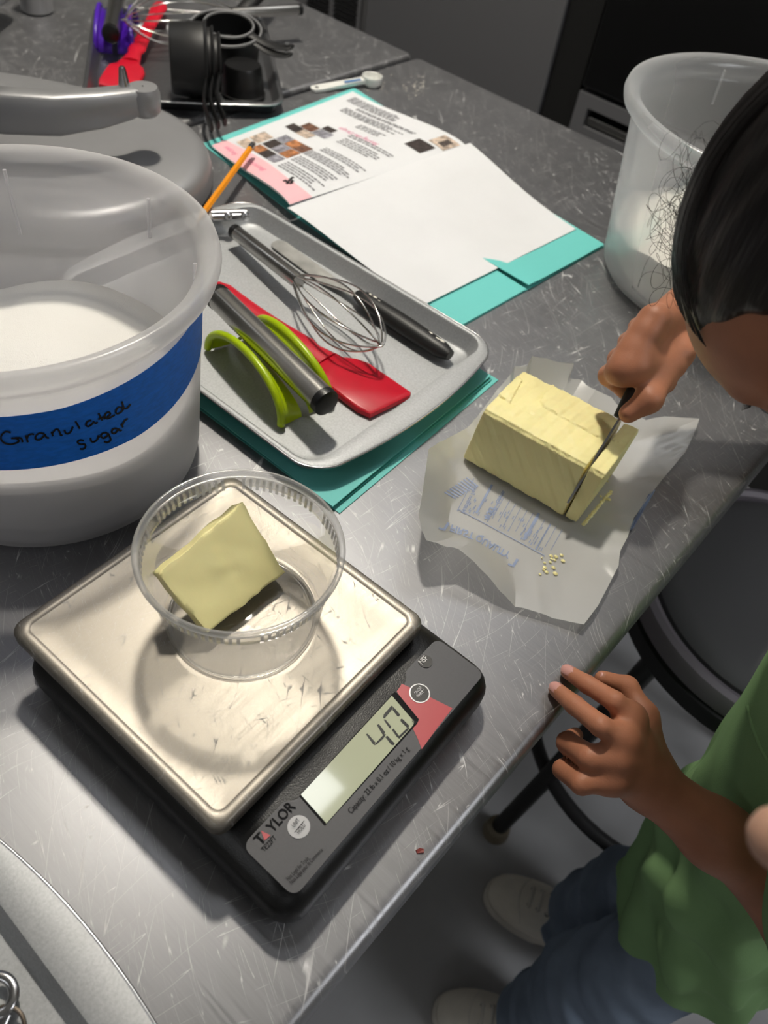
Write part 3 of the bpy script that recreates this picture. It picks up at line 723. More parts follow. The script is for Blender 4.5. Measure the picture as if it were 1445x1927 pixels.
for i in range(13):
    s = i / 12; HP.append(np.array([pc[0], pc[1], .42]) + hv * (-0.13 + 0.40 * s)); HR.append(0.078 * math.sin(PI * (0.1 + 0.8 * s)) ** 0.5)
part('motor_head', Geo().tube(HP, HR, 32), CAST, t)
# bowl support arm: a curved bar ending in a boss with a locating pin
arm = [(-0.97, .275), (-0.90, .305), (-0.845, .340), (-0.801, .378), (-0.770, .418), (-0.755, .459), (-0.749, .489), (-0.747, .504)]
ar = []
for i, (x, y) in enumerate(arm):
    a = np.array(arm[min(i + 1, len(arm) - 1)]) - np.array(arm[max(i - 1, 0)]); a /= np.linalg.norm(a); n = np.array([a[1], -a[0]])
    h0, h1 = 0.078, 0.121 - 0.006 * i / 7 * 1.2
    if i >= 5: h0 += 0.004 * (i - 4)
    w = 0.012
    sec = [(-w + .003, h0), (w - .003, h0), (w, h0 + .003), (w, h1 - .003), (w - .003, h1), (-w + .003, h1), (-w, h1 - .003), (-w, h0 + .003)]
    ar.append([(x + n[0] * s_, y + n[1] * s_, z) for s_, z in sec])
am = part('bowl_arm', Geo().loft(ar), CAST, t, angle=50)
part('boss', Geo().lathe([(.001, .086), (.013, .086), (.0165, .09), (.0175, .098), (.0175, .108), (.015, .114), (.001, .1145)], (-0.745, .508, 0), 28), CAST, am)
part('locating_pin', Geo().lathe([(.0062, .112), (.0066, .120), (.0058, .124), (.0036, .139), (.0026, .141), (.0005, .1415)], (-0.7555, .4925, -.008), 18), STEEL, am)

t = thing('appliance_base', 'grey cast appliance base on a round foot at the far left corner', 'appliance', (-1.36, 0.60, 0.0))
part('body', Geo().box(-1.62, -1.27, 0.40, 0.555, 0.03, 0.16, 0.03, 0.01).xf(Matrix.Translation((-1.27, .67, 0)) @ Matrix.Rotation(math.radians(36), 4, 'Z') @ Matrix.Translation((1.27, -.555, 0))), CAST, t)
part('foot', Geo().lathe([(.001, 0), (.02, 0), (.024, .004), (.023, .035), (.022, .07), (.001, .07)], (-1.285, .700, 0), 24), CAST, t)

# ------------------------------------------------------------------ food bins
def bin_(name, label, c, rb, rt, rr, H, mat, ribs):
    t = thing(name, label, 'food bin', (c[0], c[1], 0), 'round plastic food bins')
    prof = [(0.001, .0006), (rb - .022, .0006), (rb - .009, .0035), (rb - .002, .012), (rb, .022)]
    for k in range(1, 7): prof.append((rb + (rt - rb) * k / 6, .022 + (H - .05) * k / 6))
    prof += [(rt + .001, H - .022), (rt + .006, H - .020), (rr - .002, H - .013), (rr, H - .007), (rr - .0015, H - .001), (rr - .005, H), (rt + .002, H - .004), (rt - .002, H - .010)]
    for k in range(6, -1, -1): prof.append((rb + (rt - rb) * k / 6 - .0025, .022 + (H - .05) * k / 6))
    prof += [(rb - .006, .012), (rb - .012, .006), (rb - .024, .003), (0.001, .003)]
    part('body', Geo().lathe(prof, (c[0], c[1], 0), 96), mat, t, angle=180)
    for a, hh in ribs:   # moulded ribs inside the wall under the rim
        a = math.radians(a); r = rt - .004
        P = [(c[0] + r * math.cos(a), c[1] + r * math.sin(a), H - .012), (c[0] + (r - .003) * math.cos(a), c[1] + (r - .003) * math.sin(a), H - .012 - hh)]
        part('rib', Geo().tube(P, .0014, 8), mat, t)
    return t
LC = (-0.452, 0.193)
bn = bin_('sugar_bin', 'cloudy plastic food bin of granulated sugar with blue tape label', LC, .111, .121, .135, .186, BUCKET_M, ((50, .05), (95, .03), (150, .05)))
def fill(c, r, z, floor=.0035, n=60, m=14, rb=None):
    """contents filling a bin up to the uneven level z(x, y)"""
    rings = [[(c[0] + (rb or r) * 0.86 * math.cos(2 * PI * k / n), c[1] + (rb or r) * 0.86 * math.sin(2 * PI * k / n), floor) for k in range(n)],
             [(c[0] + (rb or r) * math.cos(2 * PI * k / n), c[1] + (rb or r) * math.sin(2 * PI * k / n), floor + .02) for k in range(n)]]
    for j in range(m, 0, -1):
        q = j / m; rings.append([(c[0] + r * q * math.cos(2 * PI * k / n), c[1] + r * q * math.sin(2 * PI * k / n), z(r * q * math.cos(2 * PI * k / n), r * q * math.sin(2 * PI * k / n))) for k in range(n)])
    return Geo().loft(rings)
def sug(x, y):
    return 0.080 + 0.008 * math.exp(-((x + .02) ** 2 + (y - .0) ** 2) / .006) + 0.004 * math.sin(x * 30 + 1) * math.cos(y * 34) + 0.00035 * (rng.rand() - .5)
o = part('sugar', fill(LC, .1112, sug, floor=.006, n=110, m=40, rb=.1040), SUGAR, None, kind='stuff'); tag(o, 'white granulated sugar filling the lower half of the taped bin', 'sugar')
o['kind'] = 'stuff'
# blue tape band and handwriting on the wall of the bin
def wall(a, z, off=0.0006):
    r = .111 + .010 * (z - .022) / .136 + off
    return (LC[0] + r * math.cos(a), LC[1] + r * math.sin(a), z)
def tape(u, v):
    a = math.radians(-70 + 128 * u); lo = .1015 - .001 + .010 * max(0, (math.degrees(a) - 0) / 40) ** 1.3; hi = .148 + .010 * max(0, (math.degrees(a) + 20) / 60)
    return wall(a, lo + (hi - lo) * v)
part('tape_label', Geo().grid(tape, 60, 4), TAPE, bn)
def wpos(px, py):
    """photo pixel to (angle, height) on the bin wall"""
    d_ = ray_dir(px, py); o_ = np.array([0, 0, CAM_H]); lo, hi = .2, .62
    for s_ in np.linspace(.25, .7, 2000):
        P = o_ + d_ * s_; r = .111 + .010 * (P[2] - .022) / .136 + .0012
        if math.hypot(P[0] - LC[0], P[1] - LC[1]) < r: return P
    return P
W = lambda pts: [tuple((np.array(q) * (380 / 1445.0) + (0, 740))) for q in pts]
HW = [W(q) for q in (
    [(78, 282), (40, 275), (12, 300), (8, 330), (30, 355), (70, 366), (105, 360), (135, 345), (120, 325), (80, 322)], [(105, 320), (150, 322), (162, 352)],
    [(183, 300), (195, 335), (200, 352)], [(192, 330), (205, 300), (230, 292), (245, 296)],
    [(318, 290), (285, 285), (258, 305), (258, 330), (285, 332), (312, 310), (322, 292)], [(320, 292), (335, 318), (352, 318)],
    [(368, 275), (380, 308)], [(374, 290), (395, 262), (415, 260), (428, 280), (435, 300), (448, 298)],
    [(462, 262), (470, 285), (490, 288), (512, 268), (520, 240)], [(518, 245), (525, 240)],
    [(540, 200), (555, 225), (572, 255)],
    [(655, 195), (630, 200), (615, 225), (632, 238), (658, 222), (672, 200)], [(668, 203), (685, 214), (700, 206)],
    [(705, 142), (718, 168), (732, 195)], [(702, 188), (722, 178), (752, 165)],
    [(742, 185), (775, 165), (790, 148), (778, 135), (755, 148), (752, 172), (770, 182), (800, 168), (822, 155)],
    [(880, 108), (850, 100), (830, 125), (835, 145), (860, 140), (885, 112)], [(872, 58), (878, 78), (890, 108), (912, 105), (935, 78)],
    [(600, 340), (575, 335), (555, 350), (575, 365), (605, 365), (612, 385), (595, 400), (572, 398)],
    [(648, 318), (655, 345), (680, 345), (700, 325), (705, 300)], [(704, 302), (712, 318)],
    [(768, 282), (738, 285), (722, 305), (740, 322), (765, 308), (775, 285)], [(772, 285), (785, 310), (792, 335), (770, 352), (745, 345)],
    [(838, 252), (812, 255), (800, 278), (818, 288), (840, 270), (848, 250)], [(846, 252), (858, 268), (872, 262)],
    [(868, 218), (880, 245)], [(875, 232), (890, 200), (915, 180)])]
def on_tape(px, py):
    P = wpos(px, py); return tuple(P)
part('lettering', strokes_geo(HW, on_tape, 1.75), INK, bn, smooth=False)

RC = (-0.205, 0.893)
bin_('flour_bin', 'tall clear plastic food bin partly filled with flour behind the child', RC, .131, .152, .168, .193, BIN_M, ((140, .035), (60, .035)))
def flo(x, y):
    return 0.066 + 0.26 * (x * .35 + .0) + 0.004 * math.sin(x * 60 + 2) * math.cos(y * 55) + 0.003 * math.sin(x * 140 + y * 90)
o = part('flour', fill(RC, .1285, flo, floor=.006, n=80, m=24, rb=.1235), FLOUR, None); tag(o, 'pale flour banked up inside the clear bin', 'flour', kind='stuff')

# ------------------------------------------------------------------ kitchen scale
SM = frame(-0.2095, 0.1605, 0.0, 2.6)       # local +x towards the display, +y away from the lens
SMI = SM.inverted()
sc_ = thing('kitchen_scale', 'black digital kitchen scale with square steel platform and slanted display', 'scale', M=SM)
g = Geo()
def bring(i, z, r=.016): return rrect(-.083 + i, .1455 - i, -.094 + i, .102 - i, r, 6, z)
def btop(x, y, z):    # the top of the housing falls towards the front edge under the display
    return (x, y, min(z, (.0365 if x > .0975 else .0405))) if z > .02 else (x, y, z)
rings = [bring(.004, .004), bring(.001, .007), bring(0, .012), bring(0, .022), bring(.001, .0265), bring(.003, .030), bring(.0055, .0325), bring(.008, .034)]
g = Geo().loft(rings[:3] + [[btop(*p) for p in q] for q in rings[3:]] + [[btop(x, y, .0405) for x, y, z in bring(.012, .0405)], [(x, y, (.0365 if x > .0975 else .0405)) for x, y, z in bring(.03, .04)], [(min(x, .098), y, .0405) for x, y, z in bring(.06, .04)]])
body = part('housing', g, SCALE_BLACK, sc_, local=True, angle=50)
def prect(i, z, r): return rrect(-.0905 + i, .0905 - i, -.0905 + i, .0905 - i, r, 7, z)
g = Geo().loft([prect(.003, .0425, .006), prect(.001, .0425, .007), prect(0, .0435, .008), prect(0, .0500, .008), prect(.0006, .0518, .008), prect(.002, .0528, .008), prect(.0045, .0530, .007),
                prect(.0068, .0530, .006), prect(.0076, .0524, .0055), prect(.0084, .0522, .005), prect(.02, .0522, .004)])
part('platform', g, STEEL_SCALE, sc_, local=True, angle=60)
part('platform_post', Geo().box(-.03, .03, -.03, .03, .036, .044), SCALE_BLACK, sc_, local=True)
for x, y in ((-.07, -.08), (-.07, .085), (.125, -.08), (.125, .085)):
    part('foot', Geo().lathe([(.001, 0), (.0085, 0), (.0095, .002), (.009, .006), (.001, .006)], (x, y, 0), 18), pbr('worn rubber foot', '#4b4335', 0.7, var=.3, vscale=300) if x < 0 else BLACK_PL, sc_, local=True)
part('levelling_knob', Geo().lathe([(.001, .004), (.007, .004), (.0085, .006), (.0085, .014), (.007, .016), (.001, .016)], (-.0815, -.078, 0), 14), pbr('worn brass knob', '#5b5140', 0.6, .4, var=.4, vscale=400), sc_, local=True)
# tilted faceplate: local frame with a = along the display (table +y), b = across towards the platform
FN = Vector((-.01, 0, 1)).normalized()
SLOPE = -.01
def fz(x): return .0365 - (x - .098) * SLOPE + .0006
def face(a, b, lift=0.0):
    """a from the lower end (0) to the upper end (.172), b from the front edge (0) to the platform (.038)"""
    x = .1385 - b; y = -.083 + a
    return (x + FN.x * lift, y, fz(x) + FN.z * lift)
FL, FW = .176, .0385
def fpoly(pts, l0, l1): return Geo().loft([[face(a, b, l0) for a, b in pts], [face(a, b, l1) for a, b in pts]])
fr = [(x, y) for x, y, z in rrect(0, FL, 0, FW, .0055, 6)]
part('faceplate', fpoly(fr, -.001, .0006), FACE_GREY, sc_, local=True)
def px2face(px, py):
    P = on_plane(px, py, SM @ Vector(face(0, 0)), np.array((SM.to_3x3() @ FN)[:]))
    q = SMI @ Vector(P); return (q.y + .083, .1385 - q.x)
# red flash, display window, segments, keys and lettering, placed from the photo onto the plate
tri = [px2face(*p) for p in ((739, 1281), (852, 1332), (795, 1408))]
flash = [px2face(*p) for p in ((738, 1280), (776, 1297), (851, 1334), (820, 1374), (793, 1411), (786, 1392), (764, 1345))]
part('red_flash', fpoly(flash, .0004, .0008), RED_PRINT, sc_, local=True)
part('display_bezel', fpoly([px2face(*p) for p in ((741, 1303), (748, 1306), (788, 1355), (785, 1362), (611, 1555), (563, 1499))], .0004, .0009), DK_INK, sc_, local=True)
part('display', fpoly([px2face(*p) for p in ((737, 1311), (779, 1360), (777, 1366), (614, 1551), (566, 1497))], .0006, .0012), LCD, sc_, local=True)
Z0 = (560, 1240); K = 300 / 1445.0
def zc(x, y): return px2face(Z0[0] + x * K, Z0[1] + y * K)
def seg(pts): return fpoly([zc(*p) for p in pts], .0009, .00135)
segs = [((617, 690), (632, 686), (703, 765), (694, 790), (684, 785)), ((694, 790), (708, 768), (782, 690), (800, 692), (772, 733), (712, 785)),
        ((716, 607), (735, 600), (790, 672), (780, 700), (765, 690)), ((792, 715), (812, 705), (878, 775), (868, 790), (846, 786)),
        ((772, 545), (786, 548), (858, 462), (862, 440), (846, 434), (778, 512)), ((862, 445), (878, 458), (925, 512), (918, 530), (902, 528), (858, 470)),
        ((928, 560), (942, 548), (1008, 612), (1004, 630), (990, 632), (934, 578)), ((905, 718), (918, 732), (1012, 640), (1000, 632), (985, 640)), ((852, 652), (868, 640), (920, 712), (908, 724), (898, 716)), ((778, 560), (792, 556), (846, 622), (842, 640), (828, 634))]
for q in segs: part('segment', seg(q), LCD_INK, sc_, local=True, smooth=False)
WM = SM.to_3x3(); FNw = np.array((WM @ FN)[:])
PO = np.array((SM @ Vector(face(0, 0, .0007)))[:])
def lettering(s, p0, p1, m, h=None, lift=.0005, bold=0.0, parent=sc_):
    g = text_on(s, on_plane(*p0, PO, FNw), on_plane(*p1, PO, FNw), FNw, lift, h, bold)
    return part('lettering', g, m, parent, smooth=False)
lettering('T', (490, 1592), (502, 1579), DK_INK, .0058, bold=.012)
g = Geo().prism([(0, 0), (1, 0), (.5, 1)], 0, .02)
tp_ = [px2face(*p) for p in ((497.5, 1583), (509, 1573), (491, 1564))]
part('brand_triangle', fpoly(tp_, .0006, .001), RED_PRINT, sc_, local=True)
lettering('YLOR', (513, 1568), (557, 1519), DK_INK, .0058, bold=.012)
lettering('TE22FT', (497, 1604), (521, 1578), DK_INK, .0027)
lettering('Capacity: 22 lb x 0.1 oz / 10 kg x 1 g', (661, 1532), (770, 1411), DK_INK, .0032)
lettering('Not Legal for Trade', (543, 1658), (582, 1617), DK_INK, .0022)
lettering('Non Legal pour le Commerce', (549, 1665), (608, 1601), DK_INK, .0022)
lettering('g', (779, 1363), (783, 1358), LCD_INK, .002, lift=.0009)
def key(px, py, r, m, m2, nm, top=.0011):
    a, b = px2face(px, py)
    k = part(nm, fpoly([(a + r * math.cos(2 * PI * i / 36), b + r * math.sin(2 * PI * i / 36)) for i in range(36)], .0003, top), m, sc_, local=True)
    return k
k1 = key(789, 1306, .0066, pbr('silver key ring', '#a9a9ab', .3, .8), None, 'key_ring'); k1 = key(789, 1306, .0058, BTN_BLACK, None, 'key', .0014)
k2 = key(562, 1557, .0062, BTN_GREY, None, 'key')
k3 = key(800, 1246, .0046, BTN_BLACK, None, 'approval_mark')
lettering('ON/OFF', (782.5, 1309), (794.5, 1296.5), LIGHT_INK, .0021, .0012)
lettering('TARE', (787, 1315), (797.5, 1304), LIGHT_INK, .0021, .0012)
lettering("UNIT", (553.5, 1559), (564.5, 1545.5), DK_INK, .0023, .0014); lettering("HOLD", (562.5, 1571), (575.5, 1555), DK_INK, .0023, .0014)
def rule(p0, p1, m, l0=.0009): 
    A, B = np.array(px2face(*p0)), np.array(px2face(*p1)); n = (B - A) / np.linalg.norm(B - A); n = np.array([-n[1], n[0]]) * .00016
    part('rule', fpoly([A - n, B - n, B + n, A + n], l0, l0 + .0004), m, sc_, local=True, smooth=False)
rule((783, 1314), (796, 1300), LIGHT_INK, .0014); rule((554, 1568), (572, 1546), DK_INK)
lettering('NSF', (794, 1252), (805.5, 1240.5), pbr('white lettering', '#e2e2e2', .5), .0036, .0009, bold=.01)

# ------------------------------------------------------------------ deli cup and the butter slab in it
CX, CY, CZ0 = -0.2072, 0.1727, 0.0524
t = thing('deli_cup', 'clear plastic deli cup standing on the scale platform', 'cup', (CX, CY, CZ0))
prof = [(.001, .0030), (.0405, .0030), (.0425, .0014), (.0435, .0002), (.0462, .0002), (.0472, .0016), (.0474, .004), (.0532, .0545), (.0552, .0560), (.0566, .0672), (.0580, .0680), (.0588, .0694), (.0588, .0710), (.0578, .0722), (.0566, .0722), (.0556, .0706),
        (.0546, .0565), (.0526, .0550), (.0467, .0062), (.0455, .0040), (.001, .0036)]
part('body', Geo().lathe(prof[:9] + [(.0556, .0672)] + prof[16:], (CX, CY, CZ0), 96), CUP_M, t, angle=180)
part('rim', Geo().lathe([(.0560, .0668), (.0582, .0676), (.0590, .0692), (.0590, .0710), (.0580, .0722), (.0567, .0722), (.0557, .0708), (.0553, .0672)], (CX, CY, CZ0), 96, closed=True), CUP_RIM, t, angle=180)
rb_ = Geo()
for k in range(84):
    if k % 14 in (5, 6): continue
    a = 2 * PI * k / 84; e = .0105
    c, s = math.cos(a), math.sin(a); n = np.array([-s, c]) * .0009
    for r0, z0, r1, z1 in ((.0549, .0568, .0557, .0655),):
        A = np.array([c, s]) * r0; B = np.array([c, s]) * r1; o_ = np.array([c, s]) * .0006
        P = lambda q, z: (CX + q[0], CY + q[1], CZ0 + z)
        rb_.loft([[P(A - n, z0), P(A + n, z0), P(A + n + o_, z0), P(A - n + o_, z0)], [P(B - n, z1), P(B + n, z1), P(B + n + o_, z1), P(B - n + o_, z1)]])
part('rib_band', rb_, CUP_RIM, t, smooth=False)
part('base_ring', Geo().tube([(CX + .0448 * math.cos(2 * PI * i / 64), CY + .0448 * math.sin(2 * PI * i / 64), CZ0 + .0022) for i in range(64)], .0010, 6, closed=True), CUP_RIM, t, angle=180)

def wob(p, k, amp):
    x, y, z = p
    return amp * (math.sin(x * k + 1.3 * math.sin(y * k * .7)) * math.cos(y * k * 1.1 + z * k) + .5 * math.sin(z * k * 1.7 + x * k * 2.3))
def slab_geo(c4, th, n=(26, 26), rough=.0009, edge=.0022, dip=None):
    """a block whose front face has the corners c4 (bl, br, tr, tl), thickness th behind it, softened edges"""
    B0, B1, B2, B3 = [np.array(q, float) for q in c4]
    N = np.cross(B1 - B0, B3 - B0); N /= np.linalg.norm(N)
    nu, nv = n; us = [0, .012, .04] + [i / nu for i in range(2, nu - 1)] + [.96, .988, 1]; vs = [0, .012, .04] + [i / nv for i in range(2, nv - 1)] + [.96, .988, 1]
    def P(u, v, w):
        p = (B0 * (1 - u) + B1 * u) * (1 - v) + (B3 * (1 - u) + B2 * u) * v
        return p - N * th * w
    g = Geo(); ct = (B0 + B1 + B2 + B3) / 4 - N * th / 2
    def shell(fn, U, V):
        vsx = []
        for u in U:
            for v in V:
                vsx.append(fn(u, v))
        m = len(V); g.add(vsx, [(i * m + j, (i + 1) * m + j, (i + 1) * m + j + 1, i * m + j + 1) for i in range(len(U) - 1) for j in range(m - 1)])
    ws = [0, .08, .25, .5, .75, .92, 1]
    shell(lambda u, v: P(u, v, 0), us, vs); shell(lambda u, v: P(1 - u, v, 1), us, vs)
    shell(lambda u, w: P(u, 0, 1 - w), us, ws); shell(lambda u, w: P(u, 1, w), us, ws)
    shell(lambda v, w: P(0, v, w), vs, ws); shell(lambda v, w: P(1, v, 1 - w), vs, ws)
    Lu, Lv = np.linalg.norm(B1 - B0), np.linalg.norm(B3 - B0)
    out = []
    for p in g.v:
        p = np.array(p); h = wob(p, 160, rough) + wob(p, 410, rough * .4)
        d_ = p - ct; nn = d_ / (np.linalg.norm(d_) + 1e-9)
        out.append(tuple(p + nn * h))
    g.v = out
    bm = bmesh.new(); vv = [bm.verts.new(p) for p in g.v]
    for q in g.f:
        try: bm.faces.new([vv[i] for i in q])
        except ValueError: pass
    bmesh.ops.remove_doubles(bm, verts=bm.verts, dist=.0007)
    for _ in range(2): bmesh.ops.smooth_vert(bm, verts=bm.verts, factor=.35, use_axis_x=True, use_axis_y=True, use_axis_z=True)
    bmesh.ops.recalc_face_normals(bm, faces=bm.faces)
    bm.verts.index_update(); o = Geo().add([v.co[:] for v in bm.verts], [tuple(v.index for v in f.verts) for f in bm.faces]); bm.free(); return o
BL_, BR_ = back(392, 1192, .0640), back(538, 1078, .0650)
TL_, TR_ = back(299, 1080, .0985), back(456, 946, .1060)
g = slab_geo((BL_, BR_, TR_, TL_), .0125)
o = part('butter_slab', g, BUTTER, None, angle=60); tag(o, 'cut slab of pale butter leaning inside the clear deli cup', 'butter')

# ------------------------------------------------------------------ butter on its wrapper, knife
wr = [(868, 812, .010), (835, 828, .016), (806, 846, .024), (800, 890, .030), (793, 940, .034), (787, 968, .036), (794, 1000, .036), (801, 1018, .034), (830, 1026, .030), (862, 1034, .026), (905, 1072, .020), (940, 1112, .012), (970, 1140, .006), (1012, 1152, .006),
      (1055, 1166, .006), (1098, 1176, .008), (1125, 1140, .007), (1150, 1092, .006), (1163, 1066, .008), (1168, 1035, .008), (1182, 1008, .010), (1192, 975, .006), (1212, 948, .005), (1236, 915, .004), (1258, 888, .005), (1290, 850, .006), (1304, 820, .008), (1316, 788, .010),
      (1265, 785, .010), (1215, 790, .008), (1180, 780, .010), (1150, 750, .016), (1120, 735, .02), (1095, 715, .018), (1072, 712, .022), (1080, 684, .034), (1040, 680, .038), (1001, 672, .042), (992, 688, .04), (968, 690, .034), (960, 706, .02), (935, 735, .008), (905, 775, .006), (885, 800, .008)]
WO = [back(*p) for p in wr]
bc = np.array([-0.176, 0.462])
def wsurf():
    n = len(WO); g = Geo(); J = 16; vs = []
    for j in range(J + 1):
        q = j / J
        for i in range(n * 3):
            a = i / 3; i0 = int(a) % n; i1 = (i0 + 1) % n; f = a - int(a)
            o = WO[i0] * (1 - f) + WO[i1] * f
            x, y = bc + (o[:2] - bc) * q
            # flat under the butter, lifting only near the outer part
            zz = .0006 + (o[2] - .0006) * max(0, (q - .66) / .34) ** 1.5
            cr = .0009 * max(0, q - .6) * 1.6 * (math.sin(x * 190 + y * 70) + math.sin(y * 230 - x * 120 + 2) + math.sin((x + y) * 330))
            fold = .0016 * max(0, q - .6) * 1.8 * (1 - abs(((math.atan2(y - bc[1], x - bc[0]) * 2.3) % 2) - 1))
            vs.append((x, y, max(.0004, zz + cr + fold * .8)))
    m = n * 3
    fs = [(j * m + i, j * m + (i + 1) % m, (j + 1) * m + (i + 1) % m, (j + 1) * m + i) for j in range(1, J) for i in range(m)]
    fs += [(0, m + i, m + (i + 1) % m) for i in range(m)]
    g.add(vs, fs); k = len(vs)
    return g
wg = wsurf()
wt = thing('butter_wrapper', 'open waxed paper wrapper with faded blue print under the butter block', 'wrapper', (-0.17, 0.46, 0.0))
wo = part('sheet', wg, WRAP, wt, angle=25)
bvh = BVHTree.FromPolygons([Vector(p) for p in wg.v], wg.f)
def on_wrap(px, py, lift=.0006):
    d_ = ray_dir(px, py); h = bvh.ray_cast(Vector((0, 0, CAM_H)), Vector(d_))
    P = np.array(h[0]) if h[0] is not None else back(px, py, .002)
    return tuple(P - d_ * lift)
WRAP_INK = PRINT_BLUE
def wtext(s, o, ax_, ay_, flip=False):
    """lettering spanned by photo vectors: o baseline start, ax_ the whole run, ay_ one cap height"""
    g = text_geo(s, 1.0, .022); xs = [p[0] for p in g.v]; hh = max(p[1] for p in g.v); x0, x1 = min(xs), max(xs)
    o, ax_, ay_ = (np.array(q, float) for q in (o, ax_, ay_))
    g.v = [on_wrap(*(o + ax_ * (p[0] - x0) / (x1 - x0) + ay_ * p[1] / hh)) for p in g.v]
    return part('lettering', g, WRAP_INK, wt, smooth=False)
def wbar(a, b, w, m=None):
    a, b = np.array(a, float), np.array(b, float); n = (b - a) / np.linalg.norm(b - a); n = np.array([-n[1], n[0]]) * w
    g = Geo(); K_ = 6; vs = []
    for i in range(K_ + 1):
        p = a + (b - a) * i / K_; vs += [on_wrap(*(p + n)), on_wrap(*(p - n))]
    g.add(vs, [(2 * i, 2 * i + 1, 2 * i + 3, 2 * i + 2) for i in range(K_)]); return g
# FIRST QUALITY reads upside down and mirrored through the paper
wtext('FIRST', (850, 987), (44, 17), (-4, 12)); wtext('QUALITY', (899, 1005), (63, 36), (-6, 11))
for (x, y) in ((838, 988), (968, 1056)):
    g = wbar((x + 6, y - 4), (x - 5 + 2, y + 10), 2.6).merge(wbar((x - 4, y + 9), (x - 12, y + 5), 1.8)); part('arrow', g, WRAP_INK, wt, smooth=False)
g = Geo()
for k in range(9): g.merge(wbar((836 + k * 5.2, 926 - k * 3.4), (858 + k * 5.2, 938 - k * 3.4 + k * .6), 1.25))
part('print_stripe', g, WRAP_INK, wt, smooth=False)
wtext('Nutrition Facts', (868, 964), (26, -52), (7, 3)); wtext('400', (908, 975), (15, -22), (10, 6)); wtext('Calories', (932, 945), (14, -22), (7, 4))
g = Geo()
for a_, b_, w_ in (((896, 966), (926, 912), 2.2), ((918, 978), (946, 930), 1.0), ((985, 1016), (1014, 966), 2.4), ((1008, 1034), (1036, 986), 1.4), ((860, 962), (892, 900), .7), ((862, 958), (1025, 1046), .7)): g.merge(wbar(a_, b_, w_))
for k in range(11):
    o_ = np.array((926 + k * 11.0, 976 + k * 6.0)); g.merge(wbar(o_, o_ + (22, -40), .55))
for k in range(60):
    o_ = np.array((870 + rng.rand() * 150, 0.0)); o_[1] = 962 + (o_[0] - 870) * .52 - rng.rand() * 42; g.merge(wbar(o_, o_ + (3.2, -5.6), .9))
part('table_print', g, WRAP_INK, wt, kind='stuff', smooth=False)
g = Geo()
for k in range(5): g.merge(wbar((1184 + k * 1.5, 998 - k * 1.0), (1222 + k * 2.4, 930 - k * 2.0), 1.6))
part('print_stripe', g, WRAP_INK, wt, smooth=False)

# butter block
P0 = np.array(back(868, 868, .0)[:2]); P1 = np.array(back(1080, 991, .0)[:2])
eL = (P1 - P0) / np.linalg.norm(P1 - P0); eW = np.array([-eL[1], eL[0]]); LB = np.linalg.norm(P1 - P0); WB = 0.080; HB = 0.0585
bt = thing('butter_block', 'big yellow butter block being sliced on its open wrapper', 'butter', (*(P0 + eL * LB / 2 + eW * WB / 2), 0.001))
CUT = LB - .0115
flap = [(.30, 1.02), (.315, .60), (.37, .52), (.80, .50), (1.03, .62), (1.03, 1.02)]
def inside(p, poly):
    c = False; n = len(poly)
    for i in range(n):
        a, b = poly[i], poly[(i + 1) % n]
        if (a[1] > p[1]) != (b[1] > p[1]) and p[0] < (b[0] - a[0]) * (p[1] - a[1]) / (b[1] - a[1]) + a[0]: c = not c
    return c
def blk(s0, s1, ns, lean0=0.0, lean1=0.0, seed=0):
    """butter between lengths s0 and s1; the cross-section is a soft-cornered square swept along the block"""
    sec = []
    nside = 64
    for (a, b) in (((0, 0), (1, 0)), ((1, 0), (1, 1)), ((1, 1), (0, 1)), ((0, 1), (0, 0))):
        for k in range(nside):
            f = k / nside; sec.append((a[0] + (b[0] - a[0]) * f, a[1] + (b[1] - a[1]) * f))
    rings = []
    def ring(s, lean, inset):
        out = []
        for w, h in sec:
            # side faces lean in a little, top is slightly crowned, corners eased
            ww = .004 * h + (WB - .010 * h) * w; zz = HB * h
            e = min(w, 1 - w) * WB; fz_ = min(h, 1 - h) * HB
            cr = max(0, .003 - e) * max(0, .003 - fz_) / .003
            ww += (cr if w < .5 else -cr) * .5; zz += (cr if h < .5 else -cr) * .5
            ss = s + lean * h
            x, y = P0 + eL * ss + eW * ww; z = .0024 + zz
            x += 0
            if h > .98:
                tt = ss / LB
                if inside((tt, w), flap): z += .0013
                if inside((tt, w), [(.0, .35), (.16, .30), (.10, .78), (.0, .85)]): z += .0011
                z -= .0011 * math.exp(-((w - .30 - .06 * tt) / .012) ** 2) * (1 if tt < .42 else 0) * .6
                z += .0012 * math.sin(w * PI) 
            r = wob((x, y, z), 210, .00045) + wob((x, y, z), 520, .0002)
            if (w < .04 or w > .96) and h > .9: r += .0006 * (rng.rand() - .3)
            n = np.array([w - .5, h - .5]); n /= np.linalg.norm(n) + 1e-9
            if inset:
                ww2 = (w - .5) * inset; x -= eW[0] * ww2 * WB; y -= eW[1] * ww2 * WB; z -= (h - .5) * inset * HB
            x += eW[0] * n[0] * r; y += eW[1] * n[0] * r; z += n[1] * r
            out.append((x, y, max(z, .0018)))
        return out
    rings.append(ring(s0 + .0003, lean0, .9)); rings.append(ring(s0, lean0, .5)); rings.append(ring(s0 + .0003, lean0, .02)); rings.append(ring(s0 + .0012, lean0, 0))
    for k in range(1, ns):
        f = k / ns; rings.append(ring(s0 + (s1 - s0) * f, lean0 + (lean1 - lean0) * f, 0))
    rings += [ring(s1 - .0012, lean1, 0), ring(s1 - .0003, lean1, .02), ring(s1, lean1, .5), ring(s1 - .0003, lean1, .9)]
    return Geo().loft(rings)
part('block', blk(.0, CUT - .0006, 120, .005, .0), BUTTER, bt, angle=50)
part('cut_slice', blk(CUT + .0008, LB, 16, .0012, .004), BUTTER, bt, angle=50, label='slice parted by the knife')
g = Geo()      # crumbs and smears of butter on the paper
